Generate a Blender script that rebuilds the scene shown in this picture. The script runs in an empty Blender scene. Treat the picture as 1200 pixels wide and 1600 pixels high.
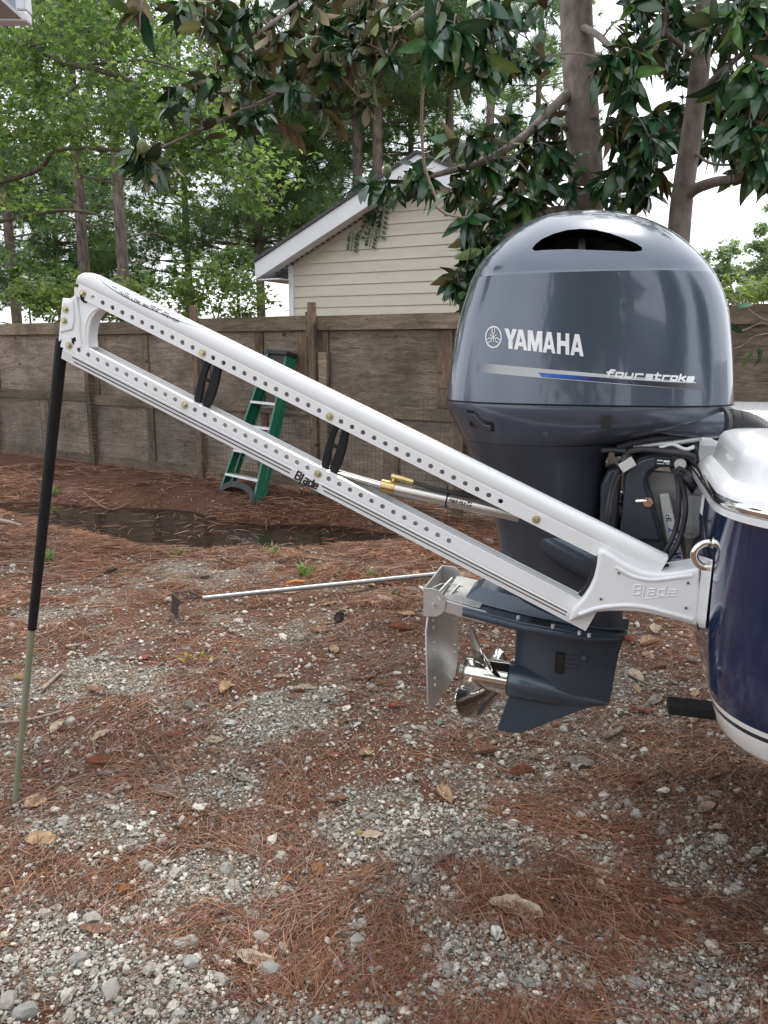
import bpy, bmesh, math, random
import numpy as np
from mathutils import Vector, Matrix
from mathutils.bvhtree import BVHTree
random.seed(7); RNG = np.random.default_rng(11)
R = math.radians
SC = bpy.context.scene; COL = SC.collection
# ------------------------------------------------------------------ camera
CAM_H = 1.70; FPX = 1230.0; TH = math.atan(255.0/1230.0)
cam = bpy.data.cameras.new('camera'); camo = bpy.data.objects.new('camera', cam); COL.objects.link(camo)
camo.location = (0, 0, CAM_H); camo.rotation_euler = (math.pi/2-TH, 0, 0)
cam.sensor_fit = 'VERTICAL'; cam.sensor_height = 36; cam.lens = 36*FPX/1600; cam.clip_end = 1000; cam.clip_start = .05
SC.camera = camo
SC.render.resolution_x = 768; SC.render.resolution_y = 1024
# ------------------------------------------------------------------ light: hazy bright sky, soft high sun behind the yard
SUN_EL, SUN_AZ = R(62), R(28)          # azimuth measured from +Y towards +X
world = bpy.data.worlds.new('World'); SC.world = world; world.use_nodes = True
wn = world.node_tree.nodes; wl = world.node_tree.links; wn.clear()
wo = wn.new('ShaderNodeOutputWorld'); bg = wn.new('ShaderNodeBackground'); sky = wn.new('ShaderNodeTexSky')
sky.sky_type = 'NISHITA'; sky.sun_disc = False; sky.sun_elevation = SUN_EL; sky.sun_rotation = SUN_AZ
sky.dust_density = 3.0; sky.air_density = 1.2
tcw = wn.new('ShaderNodeTexCoord'); nz = wn.new('ShaderNodeTexNoise'); nz.inputs['Scale'].default_value = 2.2; nz.inputs['Detail'].default_value = 6
rmp = wn.new('ShaderNodeValToRGB'); rmp.color_ramp.elements[0].position = .30; rmp.color_ramp.elements[0].color = (.70, .70, .70, 1)
rmp.color_ramp.elements[1].position = .6; rmp.color_ramp.elements[1].color = (1, 1, 1, 1)
mx = wn.new('ShaderNodeMix'); mx.data_type = 'RGBA'
mx.inputs['B'].default_value = (9.6, 9.9, 10.4, 1)
wl.new(tcw.outputs['Generated'], nz.inputs['Vector']); wl.new(nz.outputs['Fac'], rmp.inputs['Fac'])
wl.new(rmp.outputs['Color'], mx.inputs['Factor']); wl.new(sky.outputs['Color'], mx.inputs['A'])
wl.new(mx.outputs['Result'], bg.inputs['Color']); bg.inputs['Strength'].default_value = .10
wl.new(bg.outputs['Background'], wo.inputs['Surface'])
sun = bpy.data.lights.new('sun', 'SUN'); sun.energy = 1.5; sun.angle = R(10); sun.color = (1, .95, .87)
suno = bpy.data.objects.new('sun', sun); COL.objects.link(suno)
sd = Vector((math.sin(SUN_AZ)*math.cos(SUN_EL), math.cos(SUN_AZ)*math.cos(SUN_EL), math.sin(SUN_EL)))
suno.rotation_euler = sd.to_track_quat('Z', 'Y').to_euler(); suno.location = sd*30
SC.view_settings.view_transform = 'Standard'; SC.view_settings.look = 'None'
SC.view_settings.exposure = 0.95; SC.view_settings.gamma = 1.0; SC.view_settings.use_curve_mapping = False
SC.cycles.max_bounces = 8; SC.cycles.transparent_max_bounces = 8; SC.cycles.use_denoising = True
# ------------------------------------------------------------------ frames: W world, B boat axis, F fence line, S shed wall
class Frame:
    def __init__(s, o, ang):
        s.o = np.array(o, float); s.ang = ang; c, q = math.cos(ang), math.sin(ang)
        s.M = np.array([[c, -q, 0], [q, c, 0], [0, 0, 1]])
    def w(s, p): return s.o + s.M @ np.array(p, float)
    def l(s, p): return s.M.T @ (np.array(p, float)-s.o)
PSI = R(16)
FW = Frame((0, 0, 0), 0); FB = Frame((0, 0, 0), -PSI)
FF = Frame((0, 8.475, 0), math.atan(-.652)); FS = Frame((-1.62, 14.0, 0), math.atan(-.5))
CT, ST = math.cos(TH), math.sin(TH)
def ray(x, y):
    u = (x-600)/FPX; v = (800-y)/FPX
    return np.array([u, CT+v*ST, -ST+v*CT])
def hit(fr, x, y, val, axis=1):
    o = fr.l((0, 0, CAM_H)); d = fr.M.T @ ray(x, y); t = (val-o[axis])/d[axis]
    return o+t*d
def PB(x, y, w): return hit(FB, x, y, w)
def PW(x, y, Y): return hit(FW, x, y, Y)
def G(x, y, z=0.): return hit(FW, x, y, z, 2)
def to_px(X, Y, Z):
    dz = Z-CAM_H; zc = Y*CT-dz*ST; yc = Y*ST+dz*CT
    zc = np.maximum(zc, .05)
    return 600+FPX*X/zc, 800-FPX*yc/zc
# ------------------------------------------------------------------ materials
def M_new(name):
    m = bpy.data.materials.new(name); m.use_nodes = True
    return m, m.node_tree.nodes, m.node_tree.links, m.node_tree.nodes['Principled BSDF']
def pm(name, col, rough=.5, metal=0., var=.12, scale=8., bump=0., coat=0., stretch=(1, 1, 1), bscale=None, rvar=.0, objvar=0., coords='Object', dirt=0., dirtcol=(.1, .09, .07), flake=0.):
    m, N, L, b = M_new(name)
    b.inputs['Roughness'].default_value = rough; b.inputs['Metallic'].default_value = metal
    b.inputs['Coat Weight'].default_value = coat; b.inputs['Coat Roughness'].default_value = .05
    tc = N.new('ShaderNodeTexCoord'); mp = N.new('ShaderNodeMapping'); mp.inputs['Scale'].default_value = stretch
    L.new(tc.outputs[coords], mp.inputs['Vector'])
    n = N.new('ShaderNodeTexNoise'); n.inputs['Scale'].default_value = scale; n.inputs['Detail'].default_value = 6
    L.new(mp.outputs['Vector'], n.inputs['Vector'])
    r = N.new('ShaderNodeValToRGB'); r.color_ramp.elements[0].position = .3; r.color_ramp.elements[1].position = .7
    c = np.array(col); r.color_ramp.elements[0].color = (*np.clip(c*(1-var), 0, 1), 1); r.color_ramp.elements[1].color = (*np.clip(c*(1+var), 0, 1), 1)
    L.new(n.outputs['Fac'], r.inputs['Fac']); out = r.outputs['Color']
    if dirt:
        n2 = N.new('ShaderNodeTexNoise'); n2.inputs['Scale'].default_value = scale*.35; n2.inputs['Detail'].default_value = 9; n2.inputs['Roughness'].default_value = .7
        L.new(mp.outputs['Vector'], n2.inputs['Vector'])
        r2 = N.new('ShaderNodeValToRGB'); r2.color_ramp.elements[0].position = .5; r2.color_ramp.elements[0].color = (0, 0, 0, 1); r2.color_ramp.elements[1].position = .72; r2.color_ramp.elements[1].color = (dirt, dirt, dirt, 1)
        L.new(n2.outputs['Fac'], r2.inputs['Fac'])
        x = N.new('ShaderNodeMix'); x.data_type = 'RGBA'; x.inputs['B'].default_value = (*dirtcol, 1)
        L.new(r2.outputs['Color'], x.inputs['Factor']); L.new(out, x.inputs['A']); out = x.outputs['Result']
    if objvar:
        oi = N.new('ShaderNodeObjectInfo'); hs = N.new('ShaderNodeHueSaturation')
        mr = N.new('ShaderNodeMapRange'); mr.inputs['To Min'].default_value = 1-objvar; mr.inputs['To Max'].default_value = 1+objvar
        L.new(oi.outputs['Random'], mr.inputs['Value']); L.new(mr.outputs['Result'], hs.inputs['Value']); L.new(out, hs.inputs['Color']); out = hs.outputs['Color']
    L.new(out, b.inputs['Base Color'])
    if rvar:
        rr = N.new('ShaderNodeMapRange'); rr.inputs['To Min'].default_value = max(.02, rough-rvar); rr.inputs['To Max'].default_value = rough+rvar
        L.new(n.outputs['Fac'], rr.inputs['Value']); L.new(rr.outputs['Result'], b.inputs['Roughness'])
    if bump:
        nb = N.new('ShaderNodeTexNoise'); nb.inputs['Scale'].default_value = bscale or scale*3; nb.inputs['Detail'].default_value = 5
        L.new(mp.outputs['Vector'], nb.inputs['Vector'])
        bp = N.new('ShaderNodeBump'); bp.inputs['Strength'].default_value = bump; bp.inputs['Distance'].default_value = .01
        L.new(nb.outputs['Fac'], bp.inputs['Height']); L.new(bp.outputs['Normal'], b.inputs['Normal'])
    return m
def attr_mat(name, rough=.6, transl=0., bump=0., spec=.5, attr='col'):
    """colour comes from each piece's own colour attribute (leaf, needle, stone colours)"""
    m, N, L, b = M_new(name)
    a = N.new('ShaderNodeAttribute'); a.attribute_name = attr
    b.inputs['Roughness'].default_value = rough; b.inputs['Specular IOR Level'].default_value = spec
    L.new(a.outputs['Color'], b.inputs['Base Color'])
    if bump:
        tc = N.new('ShaderNodeTexCoord'); nb = N.new('ShaderNodeTexNoise'); nb.inputs['Scale'].default_value = 160; nb.inputs['Detail'].default_value = 5
        L.new(tc.outputs['Object'], nb.inputs['Vector'])
        bp = N.new('ShaderNodeBump'); bp.inputs['Strength'].default_value = bump; bp.inputs['Distance'].default_value = .004
        L.new(nb.outputs['Fac'], bp.inputs['Height']); L.new(bp.outputs['Normal'], b.inputs['Normal'])
        hs = N.new('ShaderNodeMix'); hs.data_type = 'RGBA'; hs.blend_type = 'MULTIPLY'; hs.inputs['Factor'].default_value = .8
        r = N.new('ShaderNodeValToRGB'); r.color_ramp.elements[0].position = .3; r.color_ramp.elements[0].color = (.62, .62, .62, 1); r.color_ramp.elements[1].position = .58
        L.new(nb.outputs['Fac'], r.inputs['Fac']); L.new(a.outputs['Color'], hs.inputs['A']); L.new(r.outputs['Color'], hs.inputs['B']); L.new(hs.outputs['Result'], b.inputs['Base Color'])
    if transl:
        t = N.new('ShaderNodeBsdfTranslucent'); x = N.new('ShaderNodeMixShader'); x.inputs['Fac'].default_value = transl
        br = N.new('ShaderNodeHueSaturation'); br.inputs['Value'].default_value = 2.2; br.inputs['Saturation'].default_value = 1.1; br.inputs['Hue'].default_value = .485
        L.new(a.outputs['Color'], br.inputs['Color']); L.new(br.outputs['Color'], t.inputs['Color'])
        L.new(b.outputs['BSDF'], x.inputs[1]); L.new(t.outputs['BSDF'], x.inputs[2]); L.new(x.outputs['Shader'], N['Material Output'].inputs['Surface'])
    return m
# ------------------------------------------------------------------ mesh builder
class MB:
    def __init__(s): s.v = []; s.f = []; s.mi = []
    def add(s, V, F, m=0):
        k = len(s.v); s.v += [tuple(map(float, p)) for p in V]; s.f += [tuple(i+k for i in f) for f in F]; s.mi += [m]*len(F); return s
    def box(s, c, size, rot=None, m=0):
        c = np.array(c, float); h = np.array(size, float)/2
        V = [np.array((x, y, z))*h for x in (-1, 1) for y in (-1, 1) for z in (-1, 1)]
        if rot is not None:
            rm = np.array(rot); V = [rm @ p for p in V]
        return s.add([c+p for p in V], [(0, 1, 3, 2), (4, 6, 7, 5), (0, 4, 5, 1), (2, 3, 7, 6), (0, 2, 6, 4), (1, 5, 7, 3)], m)
    def tube(s, pts, r, n=8, m=0, caps=True, squash=1.):
        P = [np.array(p, float) for p in pts]; k = len(P); rs = r if hasattr(r, '__len__') else [r]*k
        up = None; rings = []
        for i in range(k):
            d = P[min(i+1, k-1)]-P[max(i-1, 0)]; d /= (np.linalg.norm(d)+1e-12)
            if up is None:
                a = np.array((0, 0, 1.)) if abs(d[2]) < .9 else np.array((1., 0, 0)); up = a
            x = np.cross(up, d); x /= (np.linalg.norm(x)+1e-12); y = np.cross(d, x); up = y
            rings.append([P[i]+rs[i]*(math.cos(t)*x+squash*math.sin(t)*y) for t in np.linspace(0, 2*math.pi, n, endpoint=False)])
        return s.loft(rings, m, caps, caps)
    def loft(s, rings, m=0, cap0=True, cap1=True, closed=True):
        n = len(rings[0]); V = [p for r in rings for p in r]; F = []
        for i in range(len(rings)-1):
            for j in range(n if closed else n-1):
                a = i*n+j; b = i*n+(j+1) % n; F.append((a, b, b+n, a+n))
        if cap0: F.append(tuple(range(n))[::-1])
        if cap1: F.append(tuple(range((len(rings)-1)*n, len(rings)*n)))
        return s.add(V, F, m)
    def prism(s, poly, w0, w1, m=0, taper=None):
        """outline in (u, z), thickness along w"""
        a = [(p[0], w0, p[1]) for p in poly]; b = [(p[0], w1, p[1]) for p in (taper or poly)]
        return s.loft([a, b], m)
    def build(s, name, mat, parent=None, smooth=None, bevel=0., bseg=2, frame=FW, base=None, sub=0):
        me = bpy.data.meshes.new(name)
        if parent is not None: base = BASE[parent.name]; 
        base = np.zeros(3) if base is None else np.array(base, float)
        me.from_pydata([tuple(np.array(p)-base) for p in s.v], [], s.f)
        mats = mat if isinstance(mat, (list, tuple)) else [mat]
        for q in mats: me.materials.append(q)
        if len(mats) > 1: me.polygons.foreach_set('material_index', s.mi)
        bm = bmesh.new(); bm.from_mesh(me); bmesh.ops.recalc_face_normals(bm, faces=bm.faces); bm.to_mesh(me); bm.free()
        if smooth is not None:
            me.shade_smooth()
            if smooth < 180: me.set_sharp_from_angle(angle=R(smooth))
        o = bpy.data.objects.new(name, me); COL.objects.link(o)
        if bevel:
            b = o.modifiers.new('bevel', 'BEVEL'); b.width = bevel; b.segments = bseg; b.limit_method = 'ANGLE'; b.angle_limit = R(35); b.harden_normals = False
            if smooth is None:
                me.shade_smooth(); me.set_sharp_from_angle(angle=R(50))
        if parent is not None: o.parent = parent; BASE[o.name] = base
        else:
            o.location = frame.w(base); o.rotation_euler = (0, 0, frame.ang); BASE[o.name] = base
        return o
BASE = {}
def thing(name, label, cat, base=(0, 0, 0), frame=FW, group=None):
    o = bpy.data.objects.new(name, None); COL.objects.link(o); o.empty_display_size = .1
    o.location = frame.w(base); o.rotation_euler = (0, 0, frame.ang); BASE[o.name] = np.array(base, float)
    o['label'] = label; o['category'] = cat
    if group: o['group'] = group
    return o
def tag(o, label=None, cat=None, group=None, kind=None):
    if label: o['label'] = label
    if cat: o['category'] = cat
    if group: o['group'] = group
    if kind: o['kind'] = kind
    return o
def np_mesh(name, V, F, mats, col=None, mi=None, smooth=False):
    me = bpy.data.meshes.new(name); V = np.ascontiguousarray(V, dtype=np.float32); F = np.ascontiguousarray(F, dtype=np.int32); k = F.shape[1]
    me.vertices.add(len(V)); me.vertices.foreach_set('co', V.ravel())
    me.loops.add(F.size); me.loops.foreach_set('vertex_index', F.ravel())
    me.polygons.add(len(F)); me.polygons.foreach_set('loop_start', np.arange(0, F.size, k, dtype=np.int32))
    for q in (mats if isinstance(mats, (list, tuple)) else [mats]): me.materials.append(q)
    if mi is not None: me.polygons.foreach_set('material_index', np.ascontiguousarray(mi, dtype=np.int32))
    me.polygons.foreach_set('use_smooth', np.full(len(F), smooth))
    if col is not None:
        a = me.color_attributes.new('col', 'FLOAT_COLOR', 'POINT'); c4 = np.ones((len(V), 4), np.float32); c4[:, :3] = col; a.data.foreach_set('color', c4.ravel())
    me.update(); me.validate()
    return me
def link(name, me, parent=None, loc=(0, 0, 0)):
    o = bpy.data.objects.new(name, me); COL.objects.link(o); o.location = loc
    if parent is not None: o.parent = parent
    BASE[o.name] = np.zeros(3)
    return o
def inst(bv, bf, pos, rot, scl, col, colj=0.):
    """merge copies of a small mesh: rot (N,3,3), scl (N,) or (N,3), col (N,3)"""
    bv = np.array(bv, float); bf = np.array(bf); N = len(pos); nv = len(bv)
    scl = np.asarray(scl, float); scl = scl[:, None] if scl.ndim == 1 else scl
    V = np.einsum('nij,nvj->nvi', rot, bv[None]*scl[:, None, :])+np.asarray(pos)[:, None, :]
    F = (bf[None]+(np.arange(N)*nv)[:, None, None]).reshape(-1, bf.shape[1])
    C = np.repeat(np.asarray(col), nv, axis=0)
    if colj: C = C*(1+colj*(RNG.random((len(C), 1))-.5))
    return V.reshape(-1, 3), F, C
def rand_rot(n, tilt=math.pi):
    """random yaw about z, then a random tilt up to the given angle"""
    a = RNG.random(n)*2*math.pi; b = RNG.random(n)*2*math.pi; t = tilt*np.sqrt(RNG.random(n))
    return axis_rot(np.stack([np.cos(b), np.sin(b), 0*b], 1), t) @ axis_rot(np.tile((0, 0, 1.), (n, 1)), a)
def axis_rot(ax, ang):
    ax = ax/np.linalg.norm(ax, axis=1, keepdims=True); n = len(ax); K = np.zeros((n, 3, 3))
    K[:, 0, 1] = -ax[:, 2]; K[:, 0, 2] = ax[:, 1]; K[:, 1, 0] = ax[:, 2]; K[:, 1, 2] = -ax[:, 0]; K[:, 2, 0] = -ax[:, 1]; K[:, 2, 1] = ax[:, 0]
    s = np.sin(ang)[:, None, None]; c = (1-np.cos(ang))[:, None, None]
    return np.eye(3)[None]+s*K+c*(K @ K)
def frames_from(d, up=None):
    """rotation with local x along d, local z near up"""
    d = d/np.linalg.norm(d, axis=1, keepdims=True); n = len(d)
    u = np.tile((0, 0, 1.), (n, 1)) if up is None else up
    y = np.cross(u, d); ln = np.linalg.norm(y, axis=1, keepdims=True); y = np.where(ln > 1e-4, y/np.maximum(ln, 1e-6), np.array([[0, 1., 0]]))
    z = np.cross(d, y); return np.stack([d, y, z], axis=2)
_H = RNG.random((256, 256))
def vnoise(x, y):
    xi = np.floor(x).astype(int); yi = np.floor(y).astype(int); fx = x-xi; fy = y-yi; fx = fx*fx*(3-2*fx); fy = fy*fy*(3-2*fy)
    h = lambda i, j: _H[i % 256, j % 256]
    return (h(xi, yi)*(1-fx)+h(xi+1, yi)*fx)*(1-fy)+(h(xi, yi+1)*(1-fx)+h(xi+1, yi+1)*fx)*fy
def fbm(x, y, o=4):
    s = 0; a = .5
    for k in range(o): s = s+a*vnoise(x+17.3*k, y+9.1*k); x = x*2.03; y = y*2.03; a *= .5
    return s
# ================================================================== GROUND
nearpx = np.array([(-400, 796), (0, 802), (83, 826), (137, 838), (179, 849), (221, 859), (333, 865), (387, 859), (500, 859), (570, 848), (640, 838)], float)
farpx = np.array([(-400, 788), (0, 785), (83, 786), (208, 794), (300, 799), (345, 812), (420, 818), (500, 820), (560, 826), (640, 834)], float)
WZ = -.10
NE = np.array([G(x, y, WZ)[:2] for x, y in nearpx]); FE = np.array([G(x, y, WZ)[:2] for x, y in farpx])
NE = NE[np.argsort(NE[:, 0])]; FE = FE[np.argsort(FE[:, 0])]
def height(X, Y):
    X = np.asarray(X, float); Y = np.asarray(Y, float)
    near = np.exp(-np.maximum(Y-12, 0)/4)*np.exp(-np.maximum(np.abs(X)-9, 0)/4)
    h = .030*(fbm(X*1.1+5, Y*1.1)-.47)+.014*(fbm(X*5, Y*5)-.47)+.05*np.clip((Y-6.0)/2, 0, 1)*(fbm(X*3, Y*3.5)-.47)
    wob = .10*(fbm(X*2.2, Y*0+3)-.47)
    yn = np.interp(X, NE[:, 0], NE[:, 1])+wob; yf = np.interp(X, FE[:, 0], FE[:, 1])+wob*.6
    d = np.minimum(Y-yn, yf-Y)                     # >0 inside the water
    dn = yn-Y; df = Y-yf
    inside = WZ-.10*np.clip(d/.5, 0, 1)
    o_n = WZ+.10*(1-np.exp(-np.maximum(dn, 0)/.22)); o_f = WZ+.20*(1-np.exp(-np.maximum(df, 0)/.45))
    prof = np.where(d > 0, inside, np.where(dn > 0, o_n, o_f))
    endr = np.clip((.9-X)/1.0, 0, 1); endr = endr*endr*(3-2*endr)    # the ditch runs out towards the right
    far = np.where(Y > yf, .10*np.clip((Y-yf)/1.5, 0, 1), 0)
    base = prof*endr+(1-endr)*far
    return (base+h)*near+.05*(1-near)*0
GRAVEL = [(760, 1525, 250, 95, 1.), (150, 1530, 230, 120, .95), (600, 1290, 120, 62, 1.), (440, 1110, 100, 42, .9), (880, 1345, 190, 62, .85), (1110, 1360, 150, 60, .7),
          (320, 1370, 110, 55, .75), (560, 1500, 60, 70, .9), (130, 1290, 120, 55, .65), (170, 1060, 150, 34, .65), (60, 1085, 80, 46, .6), (1010, 1540, 160, 80, .7),
          (300, 900, 170, 26, .6), (760, 1215, 140, 42, .6), (1130, 1560, 90, 70, .6), (900, 1240, 150, 44, .55), (960, 1130, 120, 40, .5), (30, 1430, 90, 80, .8), (640, 1400, 90, 45, .7),
          (350, 1240, 90, 40, .6), (780, 1130, 110, 34, .5), (100, 960, 120, 30, .5), (400, 985, 150, 30, .45), (1080, 1250, 130, 44, .4), (900, 1480, 120, 60, .6), (560, 1010, 80, 20, .4), (520, 1590, 300, 40, .7)]
def gravel_mask(X, Y):
    x, y = to_px(X, Y, 0*X); m = np.full(np.shape(x), .32)
    n1 = fbm(X*3.1+40, Y*3.1)-.47; n2 = fbm(X*9+3, Y*9)-.47
    for cx, cy, rx, ry, s in GRAVEL:
        d = ((x-cx)/rx)**2+((y-cy)/ry)**2
        m = np.maximum(m, s*np.clip((1.5-d)*.85+n1*2.1+n2*1.0, 0, 1))
    m = m+.5*n2*(m > .2)+.5*n1
    return np.clip(m*np.clip((7.2-Y)/1.0, .12, 1), 0, 1)
xs = np.unique(np.concatenate([np.linspace(-7, 5, 300), -7-np.geomspace(.1, 240, 26), 5+np.geomspace(.1, 240, 26)]))
ys = np.unique(np.concatenate([np.linspace(.3, 5, 190), np.linspace(5, 13, 170), .3-np.geomspace(.1, 100, 18), 13+np.geomspace(.1, 320, 26)]))
GX, GY = np.meshgrid(xs, ys, indexing='ij'); GZ = height(GX, GY)
nx, ny = GX.shape; idx = np.arange(nx*ny).reshape(nx, ny)
Fq = np.stack([idx[:-1, :-1], idx[1:, :-1], idx[1:, 1:], idx[:-1, 1:]], -1).reshape(-1, 4)
gm = gravel_mask(GX, GY).ravel()
def ground_mat():
    m, N, L, b = M_new('pine_straw_soil'); b.inputs['Roughness'].default_value = .95; b.inputs['Specular IOR Level'].default_value = .15
    tc = N.new('ShaderNodeTexCoord')
    def noise(sc, det=8, st=(1, 1, 1), rot=0, rough=.6):
        mp = N.new('ShaderNodeMapping'); mp.inputs['Scale'].default_value = st; mp.inputs['Rotation'].default_value = (0, 0, rot)
        n = N.new('ShaderNodeTexNoise'); n.inputs['Scale'].default_value = sc; n.inputs['Detail'].default_value = det; n.inputs['Roughness'].default_value = rough
        L.new(tc.outputs['Object'], mp.inputs['Vector']); L.new(mp.outputs['Vector'], n.inputs['Vector']); return n.outputs['Fac']
    def ramp(f, stops):
        r = N.new('ShaderNodeValToRGB'); e = r.color_ramp.elements
        while len(e) < len(stops): e.new(.5)
        for q, (p, c) in zip(e, stops): q.position = p; q.color = (*c, 1)
        L.new(f, r.inputs['Fac']); return r.outputs['Color']
    def mix(f, a, c, bt='MIX'):
        x = N.new('ShaderNodeMix'); x.data_type = 'RGBA'; x.blend_type = bt
        if isinstance(f, float): x.inputs['Factor'].default_value = f
        else: L.new(f, x.inputs['Factor'])
        L.new(a, x.inputs['A']); L.new(c, x.inputs['B']); return x.outputs['Result']
    straw = ramp(noise(55, 8, (1, 6, 1), .5), [(.3, (.045, .024, .017)), (.55, (.13, .070, .048)), (.75, (.23, .135, .095))])
    straw2 = ramp(noise(60, 8, (6, 1, 1), .2), [(.3, (.040, .021, .015)), (.55, (.12, .062, .042)), (.75, (.21, .12, .085))])
    s = mix(noise(7, 4), straw, straw2)
    tone = ramp(noise(2.3, 5), [(.3, (.72, .72, .72)), (.65, (1.1, 1.05, 1.0))]); s = mix(1., s, tone, 'MULTIPLY')
    v = N.new('ShaderNodeTexVoronoi'); v.inputs['Scale'].default_value = 95; L.new(tc.outputs['Object'], v.inputs['Vector'])
    bw = N.new('ShaderNodeRGBToBW'); L.new(v.outputs['Color'], bw.inputs['Color'])
    grit = ramp(bw.outputs['Val'], [(.2, (.14, .125, .105)), (.5, (.27, .25, .215)), (.85, (.42, .40, .36))])
    edge = ramp(v.outputs['Distance'], [(.25, (1, 1, 1)), (.6, (.45, .42, .38))]); grit = mix(1., grit, edge, 'MULTIPLY')
    a = N.new('ShaderNodeAttribute'); a.attribute_name = 'gravel'
    ad = N.new('ShaderNodeMath'); ad.operation = 'ADD'; sb = N.new('ShaderNodeMath'); sb.operation = 'MULTIPLY_ADD'; sb.inputs[1].default_value = .9; sb.inputs[2].default_value = -.42
    L.new(noise(26, 6), sb.inputs[0]); L.new(a.outputs['Fac'], ad.inputs[0]); L.new(sb.outputs['Value'], ad.inputs[1])
    f = ramp(ad.outputs['Value'], [(.33, (0, 0, 0)), (.6, (1, 1, 1))]); bwf = N.new('ShaderNodeRGBToBW'); L.new(f, bwf.inputs['Color'])
    L.new(mix(bwf.outputs['Val'], s, grit), b.inputs['Base Color'])
    bp = N.new('ShaderNodeBump'); bp.inputs['Strength'].default_value = .8; bp.inputs['Distance'].default_value = .012
    L.new(noise(80, 8), bp.inputs['Height']); L.new(bp.outputs['Normal'], b.inputs['Normal'])
    return m
gme = np_mesh('ground', np.stack([GX, GY, GZ], -1).reshape(-1, 3), Fq, ground_mat(), smooth=True)
ga = gme.attributes.new('gravel', 'FLOAT', 'POINT'); ga.data.foreach_set('value', gm.astype(np.float32))
ground = tag(link('ground', gme), kind='structure')
# standing water in the ditch
def water_mat():
    m, N, L, b = M_new('dark_ditch_water'); b.inputs['Base Color'].default_value = (.018, .011, .008, 1); b.inputs['Roughness'].default_value = .06
    b.inputs['IOR'].default_value = 1.33
    tc = N.new('ShaderNodeTexCoord'); n = N.new('ShaderNodeTexNoise'); n.inputs['Scale'].default_value = 9; n.inputs['Detail'].default_value = 6; L.new(tc.outputs['Object'], n.inputs['Vector'])
    r = N.new('ShaderNodeValToRGB'); r.color_ramp.elements[0].position = .42; r.color_ramp.elements[0].color = (.016, .011, .009, 1); r.color_ramp.elements[1].position = .85; r.color_ramp.elements[1].color = (.040, .025, .018, 1)
    L.new(n.outputs['Fac'], r.inputs['Fac']); L.new(r.outputs['Color'], b.inputs['Base Color'])
    r2 = N.new('ShaderNodeMapRange'); r2.inputs['From Min'].default_value = .45; r2.inputs['From Max'].default_value = .65; r2.inputs['To Min'].default_value = .04; r2.inputs['To Max'].default_value = .16
    L.new(n.outputs['Fac'], r2.inputs['Value']); L.new(r2.outputs['Result'], b.inputs['Roughness'])
    bp = N.new('ShaderNodeBump'); bp.inputs['Strength'].default_value = .12; bp.inputs['Distance'].default_value = .01; L.new(n.outputs['Fac'], bp.inputs['Height']); L.new(bp.outputs['Normal'], b.inputs['Normal'])
    return m
wb = MB(); X = np.linspace(-7.5, .9, 60); yn = np.interp(X, NE[:, 0], NE[:, 1])-.35; yf = np.interp(X, FE[:, 0], FE[:, 1])+.25
wb.loft([[(x, a, WZ), (x, c, WZ)] for x, a, c in zip(X, yn, yf)], cap0=False, cap1=False, closed=False)
tag(wb.build('ditch_water', water_mat()), kind='structure')

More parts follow.
